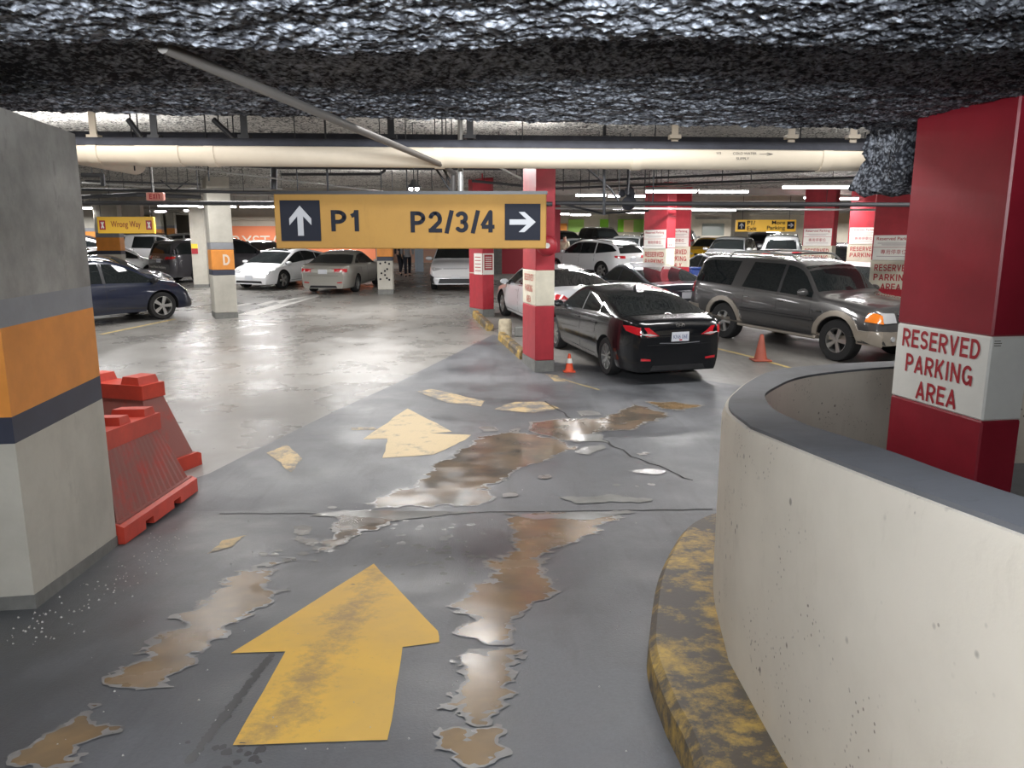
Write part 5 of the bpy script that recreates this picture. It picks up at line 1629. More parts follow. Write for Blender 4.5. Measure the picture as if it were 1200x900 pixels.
# big beige jacketed pipe
a, b = at(96, 178, PY), at(1046, 185.5, PY)
big = empty('jacketed_pipe', a, 0, 'thick beige jacketed pipe crossing the whole view under the ceiling, stencilled COLD WATER', 'pipe')
bm = BM()
r_big = .135
tube(bm, a, (b.x + .6, b.y, b.z), r_big, 24)
tube(bm, a, (a.x - .25, a.y + 1.6, a.z + .05), r_big, 20)
bmesh.ops.create_uvsphere(bm, u_segments=20, v_segments=12, radius=r_big, matrix=Matrix.Translation(a))
local_child('pipe_jacket', bm, M_BPIPE, big, 40)
bm = BM()
n_ = 10; prev = None
for X in (a.x - .05, b.x + .6):
    row = []
    for k in range(n_ + 1):
        an = math.radians(22 + 136 * k / n_)
        zc_ = a.z + (b.z - a.z) * ((X - a.x) / (b.x + .6 - a.x))
        row.append(bm.verts.new((X, a.y - math.cos(an) * (r_big + .012), zc_ + math.sin(an) * (r_big + .012))))
    if prev:
        for k in range(n_): bm.faces.new((prev[k], prev[k + 1], row[k + 1], row[k]))
    prev = row
bmesh.ops.recalc_face_normals(bm, faces=bm.faces)
local_child('soot_layer', bm, M_BDUST, big, 60)
# bulged joints of the jacket
for px in (115, 190, 250, 515, 745, 965):
    t = (at(px, 178, PY).x - a.x) / (b.x - a.x); c = a + (b - a) * t
    bm = BM()
    w_ = .22 if px in (190,) else .05
    tube(bm, c - Vector((w_, 0, 0)), c + Vector((w_, 0, 0)), r_big * 1.07, 24)
    local_child('pipe_collar', bm, M_BPIPE, big, 40)
def on_pipe(px, dz=0): 
    t = (at(px, 180, PY).x - a.x) / (b.x - a.x); c = a + (b - a) * t
    return c + Vector((0, -r_big - .003, dz))
for s, px, w, dz in (('WTR', 838, .05, .02), ('COLD WATER', 868, .24, .02), ('SUPPLY', 866, .13, -.03), ('\u2192', 893, .14, .015)):
    c = on_pipe(px, dz); txt(s, basis(c, (1, 0, 0), (0, 0, 1)), 0, 0, w, .024 if s != '\u2192' else .03, M_SIGNK, big, .003)
# black insulated main just above and behind it
a2, b2 = at(86, 163.5, 8.7), at(1044, 174, 8.7)
pipe('insulated_main', [a2 - Vector((1, 0, 0)), b2 + Vector((.8, 0, 0))], .10, M_BDUST, 'sooty black insulated pipe lying just above the beige jacketed pipe', n=16)
# pipe hangers
ORD = ['first', 'second', 'third', 'fourth', 'fifth', 'sixth', 'seventh', 'eighth', 'ninth', 'tenth', 'eleventh', 'twelfth', 'thirteenth', 'fourteenth', 'fifteenth', 'sixteenth', 'seventeenth', 'eighteenth', 'nineteenth', 'twentieth']
for i, px in enumerate((112, 183, 288, 459, 551, 790, 926, 998)):
    c = at(px, 170, 8.2)
    bm = BM(); box(bm, (c.x - .035, 8.17, c.z - .1), (c.x + .035, 8.19, CZ(8) + .05))
    box(bm, (c.x - .06, 8.14, c.z + .06), (c.x + .06, 8.24, c.z + .10))
    tag(obj('pipe_hanger', bm, M_DPIPE if px in (288, 459, 551, 183) else M_BPIPE), 'strap hanger on the big beige pipe, ' + ORD[i] + ' from the left', 'hanger', 'strap hangers along the big pipe')
# slanted conduit from the soffit to the sign
p0, p1, p2 = at(190, 47, 3.35), at(531, 199, 8.5), at(531, 228, 8.62)
p0.z = CAMZ + SOF - .075
pipe('conduit', [p0, p1 + (p0 - p1) * .08, p1 + Vector((0, .05, -.03)), p2], .028, mat('dull_conduit', (.16, .15, .14), .5, .5), 'grey conduit slanting down from the dark soffit to the mustard sign')
q = at(540, 190, 8.6); q2 = at(540, 228, 8.6)
pipe('sign_post', [(q.x, q.y, CZ(8)), q2], .03, mat('pale_conduit', (.5, .49, .46), .4, .3), 'pale vertical hanger pipe at the top of the mustard sign')
# long thin black pipe across the bay, with a clamp on the red column
p0, p1 = at(90, 237.5, 12.2), at(640, 239, 12.2)
pipe('sprinkler_pipe', [p0 - Vector((2, 0, 0)), p1 + Vector((.1, 0, 0))], .035, M_DPIPE, 'thin black pipe running across the bay behind the sign, left half', hang=True)
p0, p1 = at(649, 238, 13.6), at(1046, 240.5, 13.6)
pipe('sprinkler_pipe', [p0, p1 + Vector((2, 0, 0))], .04, M_DPIPE, 'thin black pipe from red column A to the right, crossing the red sign columns', hang=True)
# thin lines in the mid-air: (points px,py,Y), radius, material
thin = [
    ([(120, 184, 9.2), (385, 217, 12.0), (460, 226, 13.0)], .012, M_STEEL, 'thin pale cable sagging left of the sign'),
    ([(200, 190, 12), (330, 196.5, 12), (605, 198, 13)], .025, M_DPIPE, 'black pipe under the big pipe above the sign'),
    ([(330, 204.5, 12), (445, 204, 12), (452, 199, 12)], .022, M_DPIPE, 'short black branch pipe above the sign'),
    ([(321, 196, 12), (321, 222, 12)], .05, M_DPIPE, 'stubby vertical black pipe at the left end of the sign'),
    ([(96, 205, 12), (120, 205.5, 12), (121, 218, 12)], .035, M_DPIPE, 'black elbow pipe at the far left'),
    ([(96, 214, 16), (230, 222, 18), (330, 221, 18)], .02, M_STEEL, 'pale tray pipe on the left'),
    ([(96, 222, 15), (330, 226, 16)], .03, M_DPIPE, 'long dark pipe left of the sign'),
    ([(96, 231, 15), (160, 228, 15), (235, 231, 16)], .04, M_DPIPE, 'bundled dark cables on the left'),
    ([(100, 212, 14), (235, 216, 15)], .02, M_DPIPE, 'second dark thin pipe on the left'),
    ([(188, 211, 16), (204, 224, 16), (220, 212, 16)], .012, M_DPIPE, 'small V-shaped brace on the left'),
    ([(150, 140, 8.4), (165, 160, 8.4)], .03, M_DPIPE, 'short slanted strut above the pipe, left'),
    ([(250, 140, 8.4), (280, 168, 8.4)], .03, M_DPIPE, 'slanted strut above the pipe, second'),
    ([(506, 190, 9.5), (528, 224, 9.5)], .014, M_DPIPE, 'thin slanted rod above the sign'),
    ([(515, 190, 9.5), (534, 224, 9.5)], .014, M_DPIPE, 'second thin slanted rod above the sign'),
    ([(578, 192, 12), (612, 210, 12)], .02, M_STEEL, 'pale slanted conduit left of the red column'),
    ([(553, 212, 17), (625, 219, 17)], .03, M_DPIPE, 'dark pipe behind the small red box'),
    ([(650, 214, 15), (1040, 196, 14)], .022, M_DPIPE, 'long dark pipe rising to the right'),
    ([(650, 221, 15), (900, 211, 15), (1040, 207, 15)], .022, M_DPIPE, 'second long dark pipe rising to the right'),
    ([(700, 223, 15.5), (1045, 208, 15.5)], .018, M_STEEL, 'thin pale pipe rising to the right'),
    ([(650, 216, 20), (800, 216, 20)], .04, M_CEILF, 'beige pipe behind the lamps'),
    ([(650, 244, 20), (1040, 246, 22)], .03, M_STEEL, 'thin far pipe below the lamp rows'),
    ([(708, 148, 9.2), (708, 252, 9.2)], .018, M_DPIPE, 'vertical dark rod hanging right of the red column'),
    ([(686, 195, 12), (716, 222, 12), (725, 236, 12)], .018, M_DPIPE, 'slanting dark rod meeting the vertical one'),
    ([(738, 195, 12), (736, 228, 12)], .014, M_DPIPE, 'short dark drop rod'),
    ([(992, 205, 12), (1046, 190, 12)], .018, M_STEEL, 'pale slanted conduit by the sprayed beam'),
    ([(655, 238, 18), (705, 250, 18), (760, 247, 18)], .025, M_DPIPE, 'sagging dark pipes behind the lamps'),
]
for i, (pts, r, m, lab) in enumerate(thin):
    pipe('pipe', [at(*p) for p in pts], r, m, lab, 'pipe', hang=True)
rods = [(158, 8.6, 200), (245, 8.6, 212), (384, 8.6, 225), (660, 13, 224), (690, 13, 222), (756, 13, 215), (765, 9, 238), (783, 14, 215), (846, 14, 215), (935, 9, 200), (1010, 12, 205), (880, 13, 215), (178, 14, 226), (232, 14, 222), (447, 14, 222), (490, 12, 220)]
for i, (px, Y, py) in enumerate(sorted(rods)):
    p = at(px, py, Y)
    bm = BM(); tube(bm, p, (p.x, p.y, CZ(Y)), .008, 6)
    tag(obj('hanger_rod', bm, M_DPIPE), 'thin threaded rod hanging from the sprayed ceiling, ' + ORD[i] + ' from the left', 'rod', 'thin threaded rods under the ceiling')
# knot of fittings right of the red column
bm = BM(); g = at(735, 231, 14)
for k in range(7):
    q = g + Vector((random.uniform(-.12, .12), random.uniform(-.1, .1), random.uniform(-.12, .12)))
    bmesh.ops.create_uvsphere(bm, u_segments=10, v_segments=7, radius=random.uniform(.06, .13), matrix=Matrix.Translation(q))
tube(bm, g, (g.x, g.y, CZ(14) + .03), .012, 6)
tag(obj('pipe_fitting', bm, M_BDUST, None, 50), 'dark knot of pipe fittings hanging right of the red column', 'fitting')
# dome lamp above the sign
q = at(485, 220, 11)
lampr = empty('dome_lamp', q, 0, 'small dark dome lamp glowing above the middle of the mustard sign', 'lamp')
bm = BM(); lathe(bm, [(.001, .12), (.03, .11), (.05, .06), (.10, .02), (.11, 0), (.10, -.005)], 18); obj('lamp_shade', bm, M_TRIMB, lampr, 50)
bm = BM()
for dx in (-.045, .045):
    bmesh.ops.create_uvsphere(bm, u_segments=10, v_segments=6, radius=.03, matrix=Matrix.Translation((dx, 0, -.015)))
obj('bulb', bm, M_TUBE, lampr)
bm = BM(); tube(bm, (0, 0, .1), (0, 0, CZ(11) - q.z), .006, 6); obj('cord', bm, M_TRIMB, lampr)

# fluorescent fixtures
def fixture(px0, px1, py, Y, label='fluorescent batten lamp', power=1.0, lit=True):
    A_, B_ = at(px0, py, Y), at(px1, py, Y)
    c = (A_ + B_) / 2; w = B_.x - A_.x
    root = empty('fluorescent_fixture', c, 0, label, 'lamp', 'lit fluorescent battens')
    bm = BM(); box(bm, (-w / 2 - .02, -.07, .03), (w / 2 + .02, .07, .075)); obj('housing', bm, M_HOUS, root)
    bm = BM()
    for dy in (-.04, .04): tube(bm, (-w / 2, dy, 0), (w / 2, dy, 0), .026, 8)
    obj('tube', bm, M_TUBE, root, 50)
    top = CZ(Y) + (.1 if Y > 24 else 0) - c.z
    bm = BM()
    for dx in (-w * .35, w * .35): tube(bm, (dx, 0, .07), (dx, 0, top), .006, 5)
    obj('hanger_rod', bm, M_DPIPE, root)
    area_light(c.x, Y, c.z - .06, w, .2, 52 * w * power)
    return root
fx = [(675, 710, 229, 23), (713, 726, 230, 24), (740, 777, 230, 23), (757, 816, 224.5, 19.9), (820, 876, 225, 19.9), (718, 756, 245, 33), (721, 757, 249, 36), (649, 667, 251, 38), (669, 692, 252, 38),
      (790, 827, 246, 33), (828, 862, 246.5, 34), (864, 922, 245.5, 32), (918, 1020.5, 219.5, 19.7), (1022.5, 1045, 220, 19.7), (943, 971, 232, 24), (975, 1005, 233, 24.5), (984, 1003, 246, 31), (1035, 1051, 247, 31),
      (186, 230, 241, 26), (233, 237, 242.5, 26), (182, 194, 248, 34), (216, 226, 247, 33), (268, 276, 242.5, 28), (282, 321, 242.5, 28), (97, 107, 244, 30), (145, 158, 250, 44), (660, 700, 226.8, 25.5), (770, 800, 237, 28)]
cnt = {0: 0, 1: 0}
for i, (x0, x1, y, Y) in enumerate(sorted(fx)):
    sd_ = int(x1 > 330); cnt[sd_] += 1
    fixture(x0, x1, y, Y, 'lit fluorescent batten over the ' + ('right' if sd_ else 'left') + ' parking bays, ' + (ORD[cnt[sd_] - 1]) + ' from the left')

# ================================================================== floor paint and puddles
def rough_poly(pts, amp=.03, n=5, seed=0, freq=3.0):
    """ground outline from corner points, sides broken up a little like a real edge"""
    g = [ground(*p) for p in pts]; out = []
    for i in range(len(g)):
        a, b = g[i], g[(i + 1) % len(g)]
        m = max(1, min(n * (4 if amp > .03 else 1), int((b - a).length / (.018 if amp > .03 else .05))))
        for k in range(m):
            p = a + (b - a) * (k / m)
            w = 0 if amp == 0 else 1
            q = Vector((p.x * freq, p.y * freq, seed)); 
            dx = (noise.noise(q) + .7 * noise.noise(q * 3.1) + .6 * noise.noise(q * 8) + .45 * noise.noise(q * 19)) * amp * w * 1.5
            dy = (noise.noise(q + Vector((5, 5, 5))) + .6 * noise.noise(q * 3.1 + Vector((5, 5, 5))) + .4 * noise.noise(q * 8 + Vector((5, 5, 5)))) * amp * w
            out.append((p.x + dx, p.y + dy))
    return out
import numpy as np
def puddle_mesh(name, pts, z, m, lo, hi, seed, amp=.07, cell=None):
    """water outline as a field: distance to the drawn edge plus several sizes of noise; keeps lo < f < hi"""
    g = np.array([[p.x, p.y] for p in (ground(*q) for q in pts)])
    mn, mx = g.min(0) - .2, g.max(0) + .2
    near = g[:, 1].mean()
    cell = cell or (.018 if near < 4.5 else .03 if near < 8 else .05)
    nx, ny = int((mx[0] - mn[0]) / cell) + 2, int((mx[1] - mn[1]) / cell) + 2
    X, Y = np.meshgrid(mn[0] + np.arange(nx) * cell, mn[1] + np.arange(ny) * cell)
    D = np.full(X.shape, 1e9); IN = np.zeros(X.shape, bool)
    for i in range(len(g)):
        a, b = g[i], g[(i + 1) % len(g)]
        ab = b - a; t = np.clip(((X - a[0]) * ab[0] + (Y - a[1]) * ab[1]) / max(1e-9, (ab ** 2).sum()), 0, 1)
        D = np.minimum(D, np.hypot(X - a[0] - t * ab[0], Y - a[1] - t * ab[1]))
        if abs(b[1] - a[1]) > 1e-12:
            c = ((a[1] > Y) != (b[1] > Y)) & (X < (b[0] - a[0]) * (Y - a[1]) / (b[1] - a[1]) + a[0])
            IN ^= c
    F = np.where(IN, D, -D)
    W_ = np.argwhere(np.abs(F) < .25)
    nz = noise.noise
    for j, i in W_:
        x, y = X[j, i], Y[j, i]
        v = nz((x * 4, y * 7, seed)) + .65 * nz((x * 11, y * 17, seed)) + .45 * nz((x * 27, y * 40, seed)) + .3 * nz((x * 60, y * 80, seed))
        F[j, i] += amp * (v - .12)
    bm = BM(); cache = {}
    def vert(p):
        k = (round(p[0], 5), round(p[1], 5))
        if k not in cache: cache[k] = bm.verts.new((p[0], p[1], FZ(p[1]) + z))
        return cache[k]
    def clip(poly, fn):
        out = []
        for k in range(len(poly)):
            a, b = poly[k], poly[(k + 1) % len(poly)]
            fa, fb = fn(a), fn(b)
            if fa >= 0: out.append(a)
            if (fa >= 0) != (fb >= 0):
                t = fa / (fa - fb); out.append(tuple(a[q] + (b[q] - a[q]) * t for q in range(3)))
        return out
    for j in range(ny - 1):
        for i in range(nx - 1):
            fs = (F[j, i], F[j, i + 1], F[j + 1, i + 1], F[j + 1, i])
            if max(fs) <= lo or min(fs) >= hi: continue
            P = [(X[j, i], Y[j, i], fs[0]), (X[j, i + 1], Y[j, i + 1], fs[1]), (X[j + 1, i + 1], Y[j + 1, i + 1], fs[2]), (X[j + 1, i], Y[j + 1, i], fs[3])]
            if min(fs) < lo: P = clip(P, lambda p: p[2] - lo)
            if len(P) > 2 and max(fs) > hi: P = clip(P, lambda p: hi - p[2])
            if len(P) < 3: continue
            vs = []
            for p in P:
                v = vert(p)
                if v not in vs: vs.append(v)
            if len(vs) > 2:
                try: bm.faces.new(vs)
                except ValueError: pass
    return obj(name, bm, m, None, 60)
def paintmark(name, pts, m, label, cat='floor marking', z=.003, amp=.0, seed=1, group=None):
    o = drape(name, rough_poly(pts, amp, 6, seed), z, m)
    return tag(o, label, cat, group)
def m_arrow():
    n = NT('big_arrow_paint', .55)
    a, b = ground(430, 690), ground(318, 850)
    d = Vector((b.x - a.x, b.y - a.y)).normalized(); nn = Vector((-d.y, d.x)); k = nn.dot(Vector((a.x, a.y)))
    o = n.sep()
    dist = n.math('ABSOLUTE', n.math('SUBTRACT', n.math('ADD', n.math('MULTIPLY', o[0], nn.x), n.math('MULTIPLY', o[1], nn.y)), k))
    band = n.rng(dist, .02, .30, .26, 0)
    st = n.scale(n.co, 1, 1, 1)
    f = n.rng(n.math('ADD', n.math('ADD', n.math('MULTIPLY', n.noise(4, 4, .6), .5), n.math('MULTIPLY', n.noise(24, 8, .8), .5)), band), .66, .84)
    f2 = n.rng(n.noise(38, 5, .75), .60, .74, 0, .5)
    base = n.mix(n.rng(n.noise(1.5, 4), .4, .6), (.80, .47, .055), (.70, .42, .07))
    n.color(n.mix(n.math('MULTIPLY', n.math('MAXIMUM', f, f2), .72), base, (.26, .18, .09)))
    return n.m
paintmark('painted_arrow', [(438, 661), (513, 740), (515, 753), (472, 759), (455, 868), (272, 874), (335, 764), (271, 766)], m_arrow(), 'big yellow arrow painted on the ramp in the foreground, rubbed dark through its middle', amp=.004)
paintmark('painted_arrow', [(477, 479), (530, 506), (505, 508), (552, 510), (545, 516), (508, 533), (449, 537), (454, 514), (425, 515)], m_worn('pale_yellow_floor_paint', (.60, .46, .25), (.20, .18, .15), .60, 5), 'smaller pale yellow arrow painted on the floor beyond the joint', amp=.01)
for i, (pts, lab) in enumerate([
    ([(489, 459), (505, 456), (530, 461), (566, 470), (564, 476), (524, 472)], 'worn yellow stroke just beyond the pale arrow tip'),
    ([(578, 480), (603, 471), (636, 471), (657, 479), (622, 484)], 'worn yellow stroke right of the pale arrow tip'),
    ([(314, 531), (335, 521), (354, 537), (342, 554)], 'worn yellow stroke crossing the edge of the pale floor'),
    ([(241, 650), (262, 634), (290, 628), (270, 641)], 'small worn yellow stroke left of the big arrow'),
    ([(638, 438), (652, 440), (664, 447), (650, 447)], 'small yellow dash at the foot of the red column'),
    ([(411, 501), (438, 501), (441, 504), (413, 504)], 'thin pale dash left of the small arrow')]):
    paintmark('painted_stroke', pts, M_YOLD, lab, amp=.02, seed=i)
M_YTHIN = mat('thin_yellow_line_paint', (.50, .38, .16), .6, var=.3, vscale=5)
strip('painted_line', px_line([(659, 444), (702, 457)]), .03, M_YTHIN, .003, 'thin yellow line leading away from the red column foot', 'floor marking')
strip('painted_line', px_line([(838, 408), (880, 418), (932, 433)]), .09, M_YTHIN, .003, 'yellow bay line between the black saloon and grey wagon', 'floor marking')
strip('painted_line', px_line([(118, 392), (205, 374)]), .10, M_YTHIN, .003, 'faded bay line beside the navy crossover', 'floor marking')
for i, pts in enumerate([[(278, 369), (368, 345), (375, 347), (300, 369)], [(300, 357), (320, 352), (326, 353), (308, 358)], [(276, 358), (290, 355), (296, 356), (280, 359)], [(322, 353), (372, 345), (374, 347), (330, 357)]]):
    paintmark('painted_hatching', pts, M_WLINE, ['long white painted stripe beside column D', 'short white painted dash beside column D', 'leftmost short white dash near column D', 'white painted stripe nearest the beige saloon'][i])
Z6 = lambda l: [(300 + x / 2.143, 430 + y / 2.143) for x, y in l]
Z5 = lambda l: [(x / 2, 600 + y / 2) for x, y in l]
pud = [
    (Z5([(255, 405), (275, 380), (345, 347), (340, 330), (385, 285), (440, 255), (430, 240), (500, 195), (560, 140), (640, 122), (610, 165), (660, 190), (600, 225), (545, 265), (480, 320), (420, 370), (370, 410), (300, 420)]), M_MUD, 'long brown puddle left of the big yellow arrow', 1),
    (Z5([(30, 602), (90, 545), (130, 520), (215, 460), (240, 515), (200, 555), (140, 602)]), M_MUD, 'brown puddle cut by the bottom left corner of the picture', 1),
    ([(600, 606), (640, 601), (690, 602), (722, 605), (700, 622), (655, 640), (622, 655), (642, 672), (648, 690), (638, 702), (618, 712), (600, 744), (570, 752), (540, 746), (535, 735), (552, 724), (538, 710), (548, 696), (582, 680), (572, 662), (607, 650), (598, 632)], M_MUD, 'chain of brown puddles running right of the big arrow up to the joint', 1),
    (Z5([(1075, 330), (1120, 322), (1200, 335), (1215, 350), (1180, 385), (1170, 410), (1190, 420), (1165, 470), (1130, 478), (1050, 455), (1100, 400), (1070, 350)]), M_MUD, 'brown puddle right of the big arrow shaft', 1),
    (Z5([(1030, 515), (1075, 515), (1100, 538), (1175, 503), (1165, 555), (1125, 590), (1080, 580), (1035, 550)]), M_MUD, 'small brown puddle at the bottom right of the big arrow', 1),
    (Z6([(440, 250), (520, 212), (560, 178), (640, 166), (710, 172), (760, 185), (795, 202), (740, 232), (680, 245), (640, 270), (600, 290), (575, 310), (590, 326), (560, 346), (440, 351), (260, 350), (330, 322), (400, 305), (430, 285)]), M_MUDG, 'large shallow grey-brown puddle beyond the floor joint', 1),
    (Z6([(870, 130), (950, 97), (1040, 120), (1000, 135), (930, 160), (865, 160), (800, 190), (690, 165), (700, 140), (780, 130)]), M_MUDG, 'brown puddle near the tail of the black saloon', 0),
    (Z6([(980, 88), (1060, 90), (1115, 98), (1080, 105), (1080, 112), (1020, 105)]), M_MUD, 'small brown puddle nearest the tail of the black saloon', 0),
    (Z6([(200, 372), (300, 366), (390, 368), (330, 395), (260, 420), (200, 455), (160, 465), (190, 430), (210, 400)]), M_MUDG, 'brown-grey puddle just this side of the joint', 1),
    (Z6([(135, 372), (220, 362), (380, 360), (560, 366), (440, 378), (350, 385), (230, 375)]), M_GLOSS, 'bright wet strip along the left part of the floor joint', 0),
    (Z6([(600, 368), (700, 372), (860, 365), (1000, 358), (900, 376), (820, 385), (700, 384)]), M_GLOSS, 'bright wet strip along the right part of the floor joint', 0),
    (Z6([(755, 330), (830, 328), (880, 318), (995, 334), (960, 340), (800, 342)]), M_GLOSS, 'shallow wet patch just beyond the joint, right', 0),
    (Z6([(800, 215), (830, 200), (880, 195), (860, 215), (835, 222)]), M_GLOSS, 'small bright wet patch on the floor crack', 0),
    (Z6([(935, 262), (985, 256), (1045, 264), (1000, 271), (950, 270)]), M_GLOSS, 'small bright wet patch near the barrier end', 0),
    (Z6([(950, 218), (990, 216), (990, 224), (960, 226)]), M_FILM, 'tiny wet patch between crack and barrier', 0),
    (Z6([(800, 172), (860, 168), (885, 190), (820, 188)]), M_GLOSS, 'little bright wet patch beyond the crack', 0),
    (Z6([(800, 112), (850, 110), (870, 122), (810, 125)]), M_FILM, 'faint wet film toward the black saloon', 0),
    (Z6([(555, 150), (600, 150), (610, 162), (570, 165)]), M_FILM, 'small pale film at the far edge of the large puddle', 0),
    (Z6([(640, 158), (665, 152), (660, 168), (640, 166)]), M_FILM, 'second small pale film at the far edge of the large puddle', 0),
    (Z6([(615, 320), (655, 313), (650, 326), (620, 330)]), M_FILM, 'round drying patch right of the large puddle', 0),
    (Z6([(710, 275), (745, 270), (740, 282), (712, 282)]), M_FILM, 'round drying patch farther right of the large puddle', 0),
]
for i, (pts, m, lab, rim) in enumerate(pud):
    thin = m in (M_GLOSS, M_FILM)
    o = puddle_mesh('puddle', pts, .0035 + .0002 * i, m, 0.0, 9, i * 3.7, .05 if thin else .085)
    tag(o, lab, 'puddle')
    if not thin:
        r2 = puddle_mesh('dried_rim', pts, .0034 + .0002 * i, M_FILM, -.028 if rim else -.04, .004, i * 3.7, .085)
        r2.parent = o
# small drying flecks left of the joint puddle
rnd = random.Random(5)
for k, (x, y, w_) in enumerate([(20, 470, 16), (60, 462, 14), (95, 482, 18), (120, 470, 16), (140, 440, 26), (155, 455, 18), (110, 432, 20), (175, 440, 20), (150, 488, 14), (75, 486, 12), (120, 410, 30), (190, 352, 12), (45, 470, 12), (185, 462, 16), (960, 300, 10), (905, 298, 10), (990, 296, 8)]):
    pts = Z6([(x + w_ * math.cos(a * PI / 4) * rnd.uniform(.7, 1.2), y + w_ * .36 * math.sin(a * PI / 4) * rnd.uniform(.7, 1.3)) for a in range(8)])
    tag(puddle_mesh('puddle', pts, .003, M_GLOSS if k % 2 else M_FILM, 0, 9, k * 1.3, .03, .025), 'little bright fleck of standing water' + (' left of the joint puddle' if k < 14 else ' near the barrier end'), 'puddle', 'small water flecks left of the joint' if k < 14 else 'small water flecks near the barrier')
# dark drip stains running beside the arrow
bm = BM()
def disc(bm, x, y, r, z, sq=1.0):
    n = 9; a0 = rnd.random() * 6
    vs = [bm.verts.new((x + r * math.cos(a0 + 2 * PI * k / n) * rnd.uniform(.75, 1.2), y + r * sq * math.sin(a0 + 2 * PI * k / n) * rnd.uniform(.75, 1.2), FZ(y) + z)) for k in range(n)]
    f = bm.faces.new(vs)
    if f.normal.z < 0: f.normal_flip()
for k in range(70):
    t = k / 69; px, py = 222 + (318 - 222) * t + rnd.uniform(-2, 2), 893 - (893 - 768) * t
    g = ground(px, py); disc(bm, g.x, g.y, rnd.uniform(.012, .024), .002)
for k in range(60):
    px, py = rnd.gauss(500, 45), rnd.gauss(640, 22)
    g = ground(px, py); disc(bm, g.x, g.y, rnd.uniform(.012, .04), .002)
for k in range(14):
    px, py = rnd.gauss(285, 28), rnd.gauss(882, 9)
    g = ground(px, py); disc(bm, g.x, g.y, rnd.uniform(.008, .022), .002)
bmesh.ops.recalc_face_normals(bm, faces=bm.faces)
tag(obj('drip_stain', bm, mat('dark_drip', (.05, .05, .052), .35)), 'dark drips and spots on the ramp round the big yellow arrow', 'stain', kind='stuff')
# grit along the left pillar and floor
bm = BM()
for k in range(240):
    if k < 120:
        t = rnd.random(); px = 20 + 190 * t + rnd.gauss(0, 14); py = 735 - 120 * t + abs(rnd.gauss(0, 22))
    else: px, py = rnd.uniform(60, 800), rnd.uniform(560, 890)
    g = ground(px, py)
    if g.x < -2.62 and g.y < 5.05: continue
    r = rnd.uniform(.002, .006) * (1.3 if k < 120 else 1)
    bmesh.ops.create_cone(bm, cap_ends=True, segments=4, radius1=r, radius2=r * .4, depth=r, matrix=Matrix.Translation((g.x, g.y, g.z + r / 2)) @ Matrix.Rotation(rnd.random() * 3, 4, 'Z'))
tag(obj('grit', bm, M_GRIT), 'scattered pale grit and crumbs along the foot of the left column', 'grit', kind='stuff')

